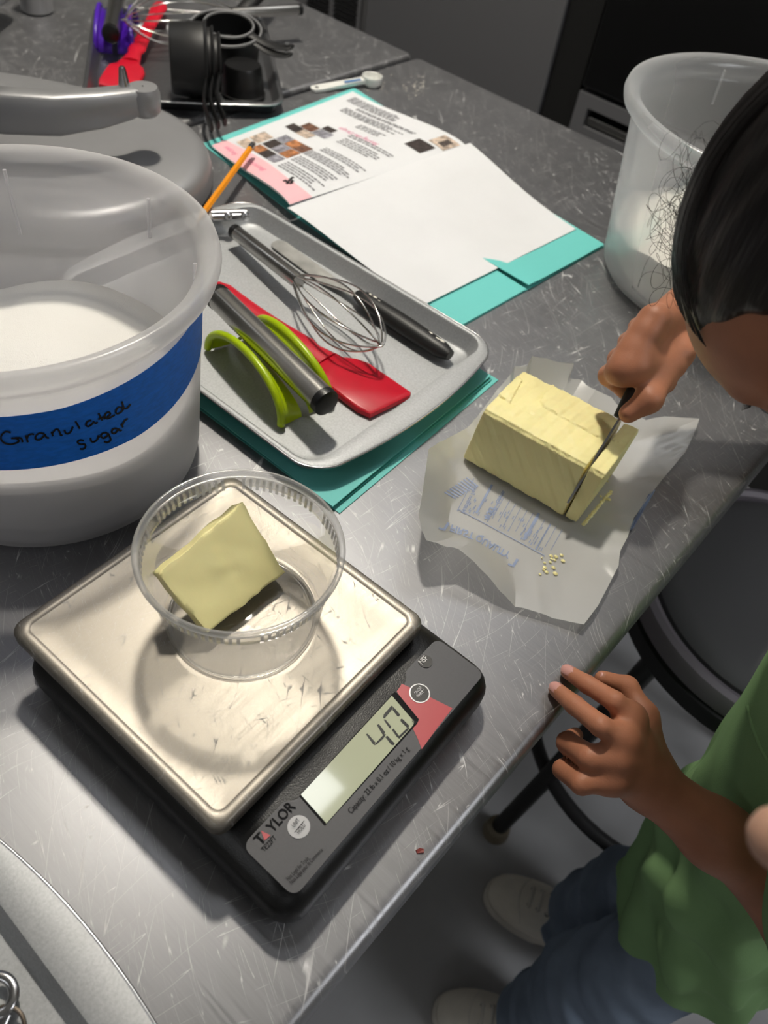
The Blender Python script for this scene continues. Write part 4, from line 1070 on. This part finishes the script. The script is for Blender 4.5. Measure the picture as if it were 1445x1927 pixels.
for k in range(34):
    px, py = 1085 + rng.rand() * 65, 950 - rng.rand() * 60
    if k > 18: px, py = 1010 + rng.rand() * 50, 1045 + rng.rand() * 40
    c = np.array(on_wrap(px, py, .0)) + (0, 0, .0009); g.sphere(c, .0006 + rng.rand() * .0010, 6, 4, (1.5, 1.2, .6))
for k in range(24):
    f = k / 23; c = np.array(on_wrap(1150 - 52 * f, 925 + 62 * f, 0.0)); g.sphere(c, .0011 + .0006 * rng.rand(), 6, 4, (1.3, 1.3, .5))
part('crumbs', g, BUTTER, bt, kind='stuff')

# knife: thin blade standing in the cut, handle in the fist behind the block
def at_len(s, w, z): q = P0 + eL * s + eW * w; return np.array([q[0], q[1], z])
kt = thing('knife', 'thin steel knife standing in the cut of the butter, held in a fist', 'knife', tuple(at_len(CUT, .03, .04)))
KH, KT = on_plane(1172, 777, at_len(CUT + .0002, 0, .03), np.array([eL[0], eL[1], 0.0])), at_len(CUT + .0002, -.0095, .0295)
dk = KT - KH; Lk = np.linalg.norm(dk); dk /= Lk
kn = np.cross(dk, [0, 0, 1.0]); kn /= np.linalg.norm(kn); kd = np.cross(kn, dk); kd = kd if kd[2] < 0 else -kd
rg = []
for i in range(19):
    f = i / 18; p = KH + dk * Lk * f; wdt = min(.016, p[2] - .006) * (1 if f < .8 else max(.08, math.cos((f - .8) / .2 * PI / 2) ** .6))
    rg.append([p + kn * .0009, p - kn * .0009, p - kn * .0007 + kd * wdt, p + kn * .0007 + kd * wdt])
part('blade', Geo().loft(rg), STEEL, kt, angle=30)
hp = [KH - dk * s + kd * .006 for s in (-.004, .008, .022, .045, .068)]
part('handle', Geo().tube(hp, [.006, .0075, .0085, .009, .0075], 14, flat=.7), BLACK_SATIN, kt)

# red flake on the worktop, stray flour
c = back(790, 1602, .0)
o = part('red_flake', Geo().loft([[(c[0] - .0022, c[1] - .0016, .0003), (c[0] - .0004, c[1] - .0024, .0003), (c[0] + .0024, c[1] + .0008, .0003), (c[0] + .0012, c[1] + .0026, .0003), (c[0] - .0014, c[1] + .001, .0003)], [(c[0] - .002, c[1] - .0014, .0012), (c[0] - .0004, c[1] - .0022, .0009), (c[0] + .0022, c[1] + .0008, .0015), (c[0] + .001, c[1] + .0024, .001), (c[0] - .0012, c[1] + .001, .0013)]]), pbr('dark red flake', '#7c2a22', .5), None, smooth=False)
tag(o, 'tiny dark red flake on the worktop near its front edge', 'crumb')
g = Geo()
for k in range(110):
    qx, qy = (785 + rng.randn() * 14, 165 + rng.randn() * 9) if k < 70 else (700 + rng.randn() * 22, 160 + rng.randn() * 10)
    c = back(qx, qy, .0004); g.sphere(c, .0003 + rng.rand() * .0006, 6, 3, (1.8, 1, .3))
o = part('spilled_flour', g, FLOUR, None); tag(o, 'faint specks of flour on the worktop near the white spoon', 'flour', kind='stuff')

# chrome loop and ring in the corner tray
t = thing('key_clip', 'chrome loop and split ring lying in the lower left corner tray', 'clip', (-0.145, -0.04, 0.0))
q = np.array(back(2, 1885, .010)); g = Geo()
P = [q + np.array([.009 * math.cos(a) - .004, .0075 * math.sin(a), 0]) for a in [PI * 1.6 * k / 20 - PI * .55 for k in range(21)]]
g.tube(P, .0026, 10, flat=.5); part('loop', g, STEEL, t)
q2 = np.array(back(5, 1940, .0095)); part('split_ring', Geo().tube([q2 + np.array([.0105 * math.cos(2 * PI * k / 40), .0095 * math.sin(2 * PI * k / 40), 0]) for k in range(40)], .0011, 8, closed=True), pbr('dark wire ring', '#5a5148', .35, .8), t)
part('flat_bar', Geo().tube([q + np.array([.004, -.002, -.006]), q + np.array([.012, -.016, -.006]), q + np.array([.010, -.028, -.006])], .0035, 8, flat=.35), STEEL, t)

# ------------------------------------------------------------------ stool
SX, SY, SZ = 0.083, 0.80, -0.25
t = thing('stool', 'round grey padded stool with mauve metal band, beside the worktop', 'stool', (SX, SY, FZ))
part('seat', Geo().lathe([(.001, -.004), (.08, -.003), (.14, -.004), (.158, -.008), (.1655, -.014), (.167, -.022), (.160, -.03), (.001, -.03)], (SX, SY, SZ), 72), STOOL_SEAT, t)
part('band', Geo().lathe([(.169, -.022), (.173, -.012), (.180, -.0085), (.188, -.011), (.1925, -.019), (.1925, -.036), (.188, -.04), (.172, -.04)], (SX, SY, SZ), 72, closed=True), STOOL_BAND, t)
part('under_frame', Geo().lathe([(.150, -.032), (.196, -.040), (.196, -.066), (.19, -.07), (.15, -.07)], (SX, SY, SZ), 72, closed=True), STOOL_FRAME, t)
for a in (243, 333, 63, 153):
    a = math.radians(a); u = np.array([math.cos(a), math.sin(a), 0]); b0 = np.array([SX, SY, 0.0])
    l = part('leg', Geo().tube([b0 + u * .178 + (0, 0, SZ - .05), b0 + u * .224 + (0, 0, -.65), b0 + u * .2575 + (0, 0, FZ + .02)], .0135, 16), STOOL_FRAME, t)
    part('rubber_foot', Geo().lathe([(.001, 0), (.021, 0), (.023, .004), (.020, .03), (.001, .032)], tuple(b0 + u * .258 + (0, 0, FZ)), 18), pbr('tan rubber foot', '#8d8371', .7), l)
part('foot_ring', Geo().tube([(SX + .221 * math.cos(2 * PI * k / 64), SY + .221 * math.sin(2 * PI * k / 64), -.65) for k in range(64)], .011, 12, closed=True), STOOL_FRAME, t, angle=180)

# ------------------------------------------------------------------ the child: smooth bodies grown from tapered limbs
class SDF:
    def __init__(self): self.pr = []
    def cap(self, a, b, ra, rb, k=.006):
        a, b = np.array(a, float), np.array(b, float); self.pr.append(('c', a, b, ra, rb, k, np.minimum(a - ra, b - rb), np.maximum(a + ra, b + rb))); return self
    def chain(self, pts, rs, k=.006):
        for i in range(len(pts) - 1): self.cap(pts[i], pts[i + 1], rs[i], rs[i + 1], k)
        return self
    def ell(self, c, M, s, k=.01, cut=False):
        """ellipsoid; rows of M are its axes, s its half sizes"""
        c = np.array(c, float); r = max(s); self.pr.append(('s' if cut else 'e', c, np.array(M, float), np.array(s, float), 0, k, c - r, c + r)); return self
    def __call__(self, P):
        d = np.full(len(P), .03)
        for q in self.pr:
            m = .022 + q[5]
            I = np.where(np.all((P > q[6] - m) & (P < q[7] + m), axis=1))[0]
            if not len(I): continue
            p = P[I]
            if q[0] == 'c':
                ab = q[2] - q[1]; L2 = ab @ ab + 1e-12; t = np.clip(((p - q[1]) @ ab) / L2, 0, 1)
                x = np.linalg.norm(p - q[1] - t[:, None] * ab, axis=1) - (q[3] + (q[4] - q[3]) * t)
            else:
                l = (p - q[1]) @ q[2].T; k0 = np.linalg.norm(l / q[3], axis=1); k1 = np.linalg.norm(l / q[3] ** 2, axis=1) + 1e-9
                x = k0 * (k0 - 1) / k1
            k = q[5]
            if q[0] == 's':
                h = np.maximum(k - np.abs(-x - d[I]), 0) / k; d[I] = np.maximum(d[I], -x) + h * h * k * .25
            else:
                h = np.maximum(k - np.abs(x - d[I]), 0) / k; d[I] = np.minimum(d[I], x) - h * h * k * .25
        return d

def surface(f, lo, hi, h):
    """surface nets over a sparse grid"""
    lo, hi = np.array(lo, float), np.array(hi, float); B = 4; H = h * B
    n = np.ceil((hi - lo) / H).astype(int) + 1
    ii = np.stack(np.meshgrid(*[np.arange(k) for k in n], indexing='ij'), -1).reshape(-1, 3)
    act = []
    for s in range(0, len(ii), 200000):
        c = lo + (ii[s:s + 200000] + .5) * H; act.append(ii[s:s + 200000][np.abs(f(c)) < H * 1.15])
    act = np.concatenate(act)
    off = np.stack(np.meshgrid(*[np.arange(B + 1)] * 3, indexing='ij'), -1).reshape(-1, 3)
    cor = np.array([(i, j, k) for i in (0, 1) for j in (0, 1) for k in (0, 1)])
    cell = np.stack(np.meshgrid(*[np.arange(B)] * 3, indexing='ij'), -1).reshape(-1, 3)
    VK, VP, SG = [], [], []
    for s in range(0, len(act), 4000):
        a = act[s:s + 4000] * B; G = a[:, None, :] + off[None]; P = lo + G.reshape(-1, 3) * h
        D = f(P).reshape(len(a), B + 1, B + 1, B + 1)
        c8 = np.stack([D[:, i:i + B, j:j + B, k:k + B] for i, j, k in cor], -1).reshape(len(a), -1, 8)
        neg = c8 < 0; ok = neg.any(-1) & ~neg.all(-1)
        bi, ci = np.where(ok); d8 = c8[bi, ci]
        base = a[bi] + cell[ci]; acc = np.zeros((len(bi), 3)); cnt = np.zeros(len(bi))
        for x in range(8):
            for y in range(x + 1, 8):
                if np.abs(cor[x] - cor[y]).sum() != 1: continue
                m = (d8[:, x] < 0) != (d8[:, y] < 0); t = np.where(m, d8[:, x] / (d8[:, x] - d8[:, y] + 1e-20), 0)
                acc += np.where(m[:, None], cor[x] + (cor[y] - cor[x]) * t[:, None], 0); cnt += m
        VK.append(base); VP.append(lo + (base + acc / cnt[:, None]) * h); SG.append(d8 < 0)
    K = np.concatenate(VK); P = np.concatenate(VP); S = np.concatenate(SG)
    mx = K.max(0) + 3; key = ((K[:, 0] + 1) * mx[1] + K[:, 1] + 1) * mx[2] + K[:, 2] + 1
    o = np.argsort(key); ks = key[o]; step = np.array([mx[1] * mx[2], mx[2], 1])
    F = []
    for ax_, (b, c) in enumerate(((1, 2), (2, 0), (0, 1))):
        hi_ = np.zeros(3, int); hi_[b] = 1; hi_[c] = 1
        i0 = hi_[0] * 4 + hi_[1] * 2 + hi_[2]; e = np.zeros(3, int); e[ax_] = 1; i1 = i0 + e[0] * 4 + e[1] * 2 + e[2]
        m = np.where(S[:, i0] != S[:, i1])[0]
        k0 = key[m]; q = [k0, k0 + step[b], k0 + step[b] + step[c], k0 + step[c]]
        id_ = []; good = np.ones(len(m), bool)
        for x in q:
            p = np.clip(np.searchsorted(ks, x), 0, len(ks) - 1); good &= ks[p] == x; id_.append(o[p])
        Q = np.stack(id_, 1)[good]; fl = S[m, i0][good]
        Q[~fl] = Q[~fl][:, ::-1]; F.append(Q)
    F = np.concatenate(F)
    return P, F

def sdf_part(name, f, lo, hi, h, mat, parent, relax=1, **kw):
    P, F = surface(f, lo, hi, h)
    for _ in range(relax):      # light Laplacian smoothing
        A = np.zeros_like(P); n = np.zeros(len(P))
        for i in range(4):
            for j in ((i + 1) % 4, (i + 3) % 4):
                np.add.at(A, F[:, i], P[F[:, j]]); np.add.at(n, F[:, i], 1)
        P = P * .5 + A / np.maximum(n, 1)[:, None] * .5
    g = Geo(); g.v = P.tolist(); g.f = F.tolist()
    return part(name, g, mat, parent, angle=180, **kw)

kid = thing('person', 'dark-haired child in a green shirt and jeans bending to slice butter', 'person', (0.14, 0.44, FZ))
b_ = back
S = SDF()
# left hand: index and middle on the table edge, ring and little finger curled below it
LW = b_(1217, 1470, -.028)
im, mm, rm, pm = b_(1186, 1352, .012), b_(1174, 1392, .014), b_(1160, 1428, .006), b_(1150, 1466, -.006)
fi = [im, b_(1157, 1320, .0225), b_(1105, 1288, .0125), b_(1068, 1264, .0062)]
fm = [mm, b_(1130, 1366, .0235), b_(1080, 1326, .0130), b_(1046, 1297, .0062)]
frn = [rm, b_(1110, 1426, .003), b_(1068, 1398, -.018), b_(1082, 1384, -.030)]
fp = [pm, b_(1094, 1474, -.008), b_(1058, 1448, -.026), b_(1078, 1430, -.038)]
S.chain(fi, [.0075, .0070, .0064, .0053], .002); S.chain(fm, [.0077, .0072, .0066, .0055], .002)
S.chain(frn, [.0082, .0086, .0078, .0060], .002); S.chain(fp, [.0078, .0076, .0068, .0054], .002)
tc, tm, ti, tt_ = b_(1232, 1428, -.022), b_(1212, 1348, -.012), b_(1180, 1293, -.010), b_(1133, 1277, -.006)
S.chain([tc, tm, ti, tt_], [.0105, .0085, .0078, .0060], .004)
for q, r in ((im, .0092), (mm, .0098), (rm, .0094), (pm, .0086)): S.cap(q, LW + (q - pm) * .28 - (im - pm) * .12, r, .0125, .010)
S.cap(im, pm, .0085, .008, .008); S.cap(tm, (LW + im) / 2, .0075, .010, .010)
LF1, LF2 = b_(1345, 1570, -.045), b_(1450, 1640, -.062)
LE = np.array([.222, .316, -.088]); LS = np.array([.135, .315, .10])
S.chain([LW, LF1, LF2, LE], [.0178, .0225, .0265, .0285], .012); S.chain([LE, LS], [.0285, .034], .02)
# right fist around the knife handle
a_ = -dk; e1 = np.array([-1., 0, 0]); e1 -= a_ * (e1 @ a_); e1 /= np.linalg.norm(e1); e2 = np.cross(a_, e1); e2 = e2 if e2[2] > 0 else -e2
HC_ = KH + kd * .006
def grip(i, deg_, r): i = i + .012; t = math.radians(deg_); return HC_ + a_ * i + r * (math.cos(t) * e1 + math.sin(t) * e2)
RW = b_(1296, 602, .112)
mcps = []
for n_, (i, rr) in enumerate(((.010, .0082), (.025, .0086), (.040, .0082), (.054, .0074))):
    m_ = grip(i + .004, 62, .028); mcps.append(m_)
    S.chain([m_, grip(i, 8, .0255), grip(i, -52, .0185), grip(i, -118, .0165), grip(i, -165, .0165)], [rr * 1.08, rr * 1.05, rr, rr * .95, rr * .8], .0022)
    S.cap(m_, RW + (m_ - HC_) * .25, rr * 1.15, .0150, .012)
S.cap(mcps[0], mcps[3], .009, .008, .01)
thb = RW * .45 + grip(.02, 130, .026) * .55
S.chain([RW, thb, grip(.004, 132, .021), grip(-.012, 112, .0165)], [.016, .0125, .0098, .0078], .006)
S.cap(thb, grip(.02, 80, .024), .011, .010, .012)
RE, RS = np.array([.010, .735, .10]), np.array([.100, .565, .11])
S.chain([RW, RW * .5 + RE * .5 + np.array([0, 0, .004]), RE], [.0190, .0255, .0285], .012); S.chain([RE, RS], [.0285, .034], .02)
# head bent over the work
HCn = np.array([-.023, .419, .297])
Fw = np.array([-.157, -.004, -.988]); Fw /= np.linalg.norm(Fw); Up = np.array([-.987, .022, .157]); Up -= Fw * (Up @ Fw); Up /= np.linalg.norm(Up); Lf = np.cross(Up, Fw)
def hd_(f, l, u): return HCn + Fw * f + Lf * l + Up * u
AX = np.stack([Fw, Lf, Up])
S.ell(hd_(-.010, 0, .018), AX, (.087, .070, .076), .02)
S.ell(hd_(.034, 0, .018), AX, (.050, .058, .052), .03)
S.ell(hd_(.028, 0, -.045), AX, (.046, .048, .048), .03)
for s in (-1, 1):
    S.ell(hd_(.056, s * .030, -.030), AX, (.024, .024, .024), .016); S.cap(hd_(.074, s * .014, .012), hd_(.066, s * .042, .010), .006, .005, .012)
    S.ell(hd_(.0795, s * .0305, -.004), AX, (.010, .014, .009), .008, cut=True)
    S.ell(hd_(-.008, s * .071, -.012), AX, (.016, .006, .026), .006)
S.chain([hd_(.076, 0, .0), hd_(.090, 0, -.022), hd_(.092, 0, -.028)], [.006, .0085, .0095], .010)
for s in (-1, 1): S.cap(hd_(.082, s * .009, -.029), hd_(.080, s * .010, -.030), .006, .006, .005)
S.cap(hd_(.076, -.014, -.050), hd_(.076, .014, -.050), .006, .006, .006); S.cap(hd_(.074, -.012, -.058), hd_(.074, .012, -.058), .0065, .0065, .005)
S.ell(hd_(.062, 0, -.080), AX, (.018, .020, .014), .016)
NK = np.array([.100, .432, .155])
S.chain([hd_(-.025, 0, -.05), (.055, .425, .275), NK], [.040, .038, .044], .03)
# trunk and legs (mostly under the clothes)
S.cap(LS + (.0, .02, 0), RS - (.0, .02, 0), .036, .036, .03)
S.chain([NK, (.145, .44, -.02), (.175, .45, -.20), (.198, .46, -.34)], [.045, .050, .050, .054], .04)
LA, RA = np.array([.175, .362, -.79]), np.array([.150, .524, -.79])
S.chain([(.198, .43, -.36), (.168, .385, -.58), LA], [.046, .040, .028], .03); S.chain([(.198, .49, -.36), (.160, .505, -.58), RA], [.046, .040, .028], .03)
for A, T_ in ((LA, (.110, .325, -.842)), (RA, (.085, .502, -.842))): S.chain([A, A + (.01, .004, -.05), T_], [.026, .020, .014], .02)
sdf_part('body', S, (-.24, .22, -.88), (.34, .80, .43), .0021, SKIN, kid, 1)

# fingernails and face details
def nail(p, q, w, l, up):
    d_ = (np.array(q) - np.array(p)); d_ /= np.linalg.norm(d_); u = np.array(up, float); u -= d_ * (u @ d_); u /= np.linalg.norm(u); s = np.cross(d_, u)
    c = np.array(q) + u * .0034 - d_ * .0012; g = Geo()
    def fn(a, b):
        x, y = (a - .5) * 2, (b - .5) * 2; k = 1 - .18 * x * x if x > 0 else 1
        return tuple(c + d_ * l * x + s * w * y * k * (1 - .25 * abs(x) ** 3) + u * (.0021 - .0016 * y * y - .0009 * max(0, x) ** 2))
    return part('fingernail', g.sheet(fn, 8, 8, .0003), NAIL, kid, angle=180)
nail(fi[2], fi[3], .0040, .0048, (0, -.35, 1)); nail(fm[2], fm[3], .0041, .0049, (0, -.35, 1)); nail(ti, tt_, .0042, .005, (-.2, .1, 1))
for s in (-1, 1):
    part('eye', Geo().sphere(hd_(.0655, s * .0305, -.004), .0115, 18, 12), pbr('dark eye', '#1c1513', .1), kid, angle=180)
    g = Geo()
    for k in range(34):
        f = k / 33; l = .016 + .028 * f; z = .0125 + .006 * math.sin(PI * (.15 + .7 * f)) ; p = hd_(.0835 - .020 * (l - .014) / .03 * .9 - .0018, s * l, z)
        g.tube([p, p + Up * .003 + Lf * s * .0035 + Fw * .0004, p + Up * .004 + Lf * s * .007 - Fw * .0012], [.0006, .0005, .0002], 5)
    part('eyebrow', g, HAIR, kid, angle=180)
    g = Geo()
    for k in range(22):
        f = k / 21; p = hd_(.0735 - .007 * abs(f - .45), s * (.0195 + .022 * f), .0035 + .003 * math.sin(PI * f)); d_ = Fw * .8 + Up * (-.05) + Lf * s * (f - .5) * .9
        g.tube([p, p + d_ * .0045 - Up * .001, p + d_ * .0085 + Up * .0012], [.0004, .0003, .0001], 4)
    part('eyelash', g, HAIR, kid, angle=180)
class HairF:
    def __init__(s):
        s.a = SDF().ell(hd_(-.011, 0, .020), AX, (.0945, .0775, .083), .01).ell(hd_(-.07, 0, .03), AX, (.045, .055, .05), .03).ell(hd_(-.050, 0, -.032), AX, (.052, .054, .052), .03)
        s.b = SDF().chain([hd_(-.10, 0, .045), hd_(-.135, .0, .02), hd_(-.155, -.005, -.05), hd_(-.15, -.01, -.12)], [.022, .028, .026, .008], .02)
    def __call__(s, P):
        d = s.a(P); q = (P - HCn) @ AX.T
        lim = (q[:, 0] * .76 - q[:, 2] * .65) - (.0145 - .9 * np.maximum(np.abs(q[:, 1]) - .048, 0)) - .0006 * np.sin(q[:, 1] * 260)
        d = np.maximum(d, lim * .7 + np.maximum(0, 0))
        d = d + .0011 * np.sin(np.arctan2(q[:, 1], q[:, 2] + .03) * 46 + q[:, 0] * 30) * (d > -.006) * .6
        return np.minimum(d, s.b(P))
sdf_part('hair', HairF(), (-.16, .28, .12), (.26, .60, .46), .0021, HAIR, kid, 2)
g = Geo()
for k in range(90):        # curls escaping along the hairline
    l = rng.randn() * .020 - .004; f = .006 + .044 * rng.rand() ** .8
    p = hd_(f, l, .018 + .079 * math.sqrt(max(.05, 1 - (l / .075) ** 2 - ((f + .01) / .092) ** 2))); n = (p - hd_(-.02, 0, .01)); n /= np.linalg.norm(n)
    ph = rng.rand() * 6.3; cr = .004 + .006 * rng.rand(); out = .006 + .020 * rng.rand() ** 1.5; pts = []
    tdir = np.cross(n, [rng.randn(), rng.randn(), rng.randn()]); tdir /= np.linalg.norm(tdir); bdir = np.cross(n, tdir)
    turns = 1.5 + 3 * rng.rand()
    for i in range(20):
        s = i / 19; pts.append(p + n * out * math.sin(PI * s * .85) + tdir * cr * (math.cos(ph + turns * s * 3.1) - math.cos(ph)) + bdir * (cr * (math.sin(ph + turns * s * 3.1) - math.sin(ph)) + .014 * s))
    g.tube(pts, .00011, 4, cap=False)
for k in range(260):        # smooth strands over the head
    l0 = (rng.rand() - .5) * .13; P_ = []
    for i in range(16):
        s = i / 15; f0 = .052 - .16 * s; l = l0 * (1 - .5 * s) ; q = 1 - ((f0 + .011) / .097) ** 2 - (l / .080) ** 2
        if q <= 0.02: continue
        P_.append(hd_(f0, l, .020 + .0848 * math.sqrt(q)))
    if len(P_) > 4: g.tube(P_, .00022, 4, cap=False)
for k in range(420):        # short fine hairs lying on the forehead in front of the hairline
    l0 = (rng.rand() - .5) * .125; f0 = .018 + .030 * rng.rand(); P_ = []; ln = .012 + .022 * rng.rand(); sw = rng.randn() * .006; cu = rng.randn() * .004
    for i in range(9):
        s = i / 8; f = f0 + ln * s * .8; l = l0 + sw * s + cu * math.sin(s * 4); q = 1 - ((f + .010) / .0872) ** 2 - (l / .0702) ** 2
        if q <= .03: break
        P_.append(hd_(f, l, .018 + .0768 * math.sqrt(q) + .0006 + .0012 * (1 - s)))
    if len(P_) > 3: g.tube(P_, .00013, 4, cap=False)
part('stray_hair', g, HAIR, kid, angle=180, kind='stuff')

class Shirt:
    def __init__(s):
        s.t = SDF().cap(LS + (.005, .03, -.0), RS + (.005, -.03, 0), .046, .046, .03)
        s.sl = SDF().cap(LS, LS + (LE - LS) * .62, .047, .052, .02).cap(RS, RS + (RE - RS) * .62, .047, .052, .02)
    def __call__(s, P):
        z = P[:, 2]; t = np.clip((.06 - z) / .46, 0, 1); cx = .128 + .072 * t; cy = .453 + .009 * t
        a = .076 + .018 * t ** 2; b = .103 - .005 * t
        x = (P[:, 0] - cx) / a; y = (P[:, 1] - cy) / b
        d = (np.sqrt(x * x + y * y) - 1) * a
        d = np.maximum(d, (z - .125) * .8)
        k = .04
        for g_ in (s.t, s.sl):
            e = g_(P); h = np.maximum(k - np.abs(e - d), 0) / k; d = np.minimum(d, e) - h * h * k * .25
        an = np.arctan2(y, x)
        w = np.clip((-.02 - z) / .25, 0, 1)
        d = d + w * (.0035 * np.sin(an * 9 + z * 14 + np.sin(z * 21) * 1.2) + .0030 * np.sin(z * 60 + P[:, 1] * 75 + 2 * np.sin(P[:, 1] * 30)) * np.exp(-((z + .22) / .10) ** 2) + .002 * np.sin(P[:, 1] * 140 - z * 70))
        d = np.maximum(d, (-.405 + .012 * x - .003 * np.sin(an * 4)) - z)
        return d
sf = Shirt()
shirt = sdf_part('t_shirt', sf, (-.02, .22, -.50), (.36, .80, .22), .0032, GREEN, kid, 2)
sb = BVHTree.FromPolygons([v.co for v in shirt.data.vertices], [tuple(p.vertices) for p in shirt.data.polygons])
def on_shirt(px, py, back_=.0012):
    d_ = ray_dir(px, py); h = sb.ray_cast(Vector((0, 0, CAM_H)), Vector(d_))
    return None if h[0] is None else np.array(h[0]) + d_ * back_
sp = [on_shirt(*p) for p in ((1428, 1195), (1408, 1240), (1405, 1290), (1408, 1330), (1418, 1370), (1432, 1405), (1450, 1438), (1475, 1480))]
sp = [p for p in sp if p is not None]
if len(sp) > 2: part('seam', Geo().tube(sp, .0021, 8), GREEN, kid, angle=180)
class Jeans:
    def __init__(s):
        s.l = SDF().chain([(.200, .428, -.34), (.172, .378, -.58), (.172, .360, -.735), (.170, .356, -.815)], [.050, .062, .0585, .058], .02).chain([(.200, .492, -.34), (.160, .505, -.58), (.152, .520, -.735), (.148, .523, -.815)], [.050, .062, .0585, .058], .02)
        s.l.cap((.20, .435, -.35), (.20, .485, -.35), .054, .054, .03)
    def __call__(s, P):
        d = s.l(P); z = P[:, 2]
        w = np.clip((-.42 - z) / .1, 0, 1)
        d = d + w * (.0035 * np.sin(z * 85 + 2.2 * np.sin(P[:, 1] * 40) + P[:, 0] * 40) + .002 * np.sin(z * 170 + P[:, 0] * 90))
        return np.maximum(d, -.815 - z)
sdf_part('jeans', Jeans(), (.06, .26, -.86), (.31, .63, -.24), .0036, JEANS, kid, 2)
for nm, A, T_ in (('left', LA, np.array([.062, .298, 0])), ('right', RA, np.array([.020, .484, 0]))):
    hl_ = np.array([A[0] + .028, A[1] + .010, 0]); dr = (T_ - hl_); Lq = np.linalg.norm(dr); dr /= Lq; sd = np.array([-dr[1], dr[0], 0])
    def foot(k, z, s0=0.0):
        out = []
        for i in range(40):
            a = 2 * PI * i / 40; c, s = math.cos(a), math.sin(a)
            x = Lq / 2 + (Lq / 2 + .012) * c * k + s0; wv = (.036 + .009 * (c + 1) / 2 - (.003 if c < 0 else 0)) * k
            sgn = 1 if s >= 0 else -1
            out.append(tuple(hl_ + dr * x + sd * wv * sgn * abs(s) ** .8 + (0, 0, z)))
        return out
    so = part('shoe', Geo().loft([foot(.94, FZ + .0225), foot(.965, FZ + .03), foot(.95, FZ + .042), foot(.86, FZ + .058, -.006), foot(.66, FZ + .072, -.022), foot(.45, FZ + .085, -.040), foot(.38, FZ + .105, -.048)]), CANVAS, kid, angle=180, label='off white canvas shoe')
    MW[so] = Matrix.Identity(4)
    def sub(nm_, g_, m_): return part(nm_, g_, m_, so)
    sub('sole', Geo().loft([foot(.97, FZ + .0005), foot(1.0, FZ + .004), foot(1.0, FZ + .020), foot(.975, FZ + .024)]), SOLE)
    me_ = so.data; bv = BVHTree.FromPolygons([v.co for v in me_.vertices], [tuple(p.vertices) for p in me_.polygons])
    def onshoe(x, y):
        c = hl_ + dr * (Lq * x) + sd * y; h = bv.ray_cast(Vector((c[0], c[1], FZ + .3)), Vector((0, 0, -1)))
        return np.array(h[0]) if h[0] is not None else c + np.array([0, 0, FZ + .07])
    for k in range(4):
        for q in (-1, 1):
            sub('eyelet', Geo().sphere(onshoe(.44 + .085 * k, q * (.017 - .0015 * k)), .0036, 10, 6, (1, 1, .45)), BTN_BLACK)
        sub('lace', Geo().tube([onshoe(.44 + .085 * k, y) + (0, 0, .0012) for y in (-.017, -.009, 0, .009, .017)], .0028, 8, flat=.5), SOLE)
    sub('toe_seam', Geo().tube([onshoe(.80 - .10 * (y / .036) ** 2, y) + (0, 0, .0002) for y in np.linspace(-.036, .036, 13)], .0012, 6), SOLE)
# the photographer's fingertip, close to the lens at the right edge
t = thing('person', 'hand of the photographer, one blurred fingertip poking in above the child\'s forearm', 'person', tuple(np.array([0, 0, CAM_H]) + ray_dir(1500, 1580) * .2))
F_ = SDF()
def cf(x, y, d_): return np.array([0, 0, CAM_H]) + ROT @ np.array([x, y, -d_])
q = [cf(.1055, -.0868, .205), cf(.126, -.0870, .206), cf(.150, -.090, .196), cf(.186, -.094, .176)]
F_.chain(q, [.0088, .0094, .0100, .0112], .005)
wr_ = cf(.232, -.150, .100)
for k in range(1, 4):
    y = -.094 - .020 * k; m_ = cf(.190, y, .172 - .004 * k)
    F_.chain([m_, cf(.168, y - .004, .196), cf(.146, y - .002, .190), cf(.140, y, .174)], [.0108, .0100, .0094, .0082], .004); F_.cap(m_, wr_, .0125, .020, .014)
F_.cap(q[3], wr_, .0125, .020, .014); F_.chain([cf(.214, -.100, .120), cf(.190, -.078, .136), cf(.168, -.066, .150)], [.015, .0115, .0092], .006); F_.cap(cf(.214, -.100, .120), wr_, .015, .020, .014)
F_.chain([wr_, cf(.29, -.26, -.04), cf(.33, -.34, -.14)], [.024, .032, .036], .02)
qq = np.array([v for p in F_.pr for v in (p[6], p[7])])
sdf_part('hand', F_, qq.min(0) - .01, qq.max(0) + .01, .0022, pbr('pale blurred skin', '#c49a84', .5, sss=.1), t, 1)

# ------------------------------------------------------------------ lift everything so the floor is at z = 0
bpy.context.view_layer.update()
for o in list(SC.objects):
    if o.parent is None: o.location.z += TABLE_H
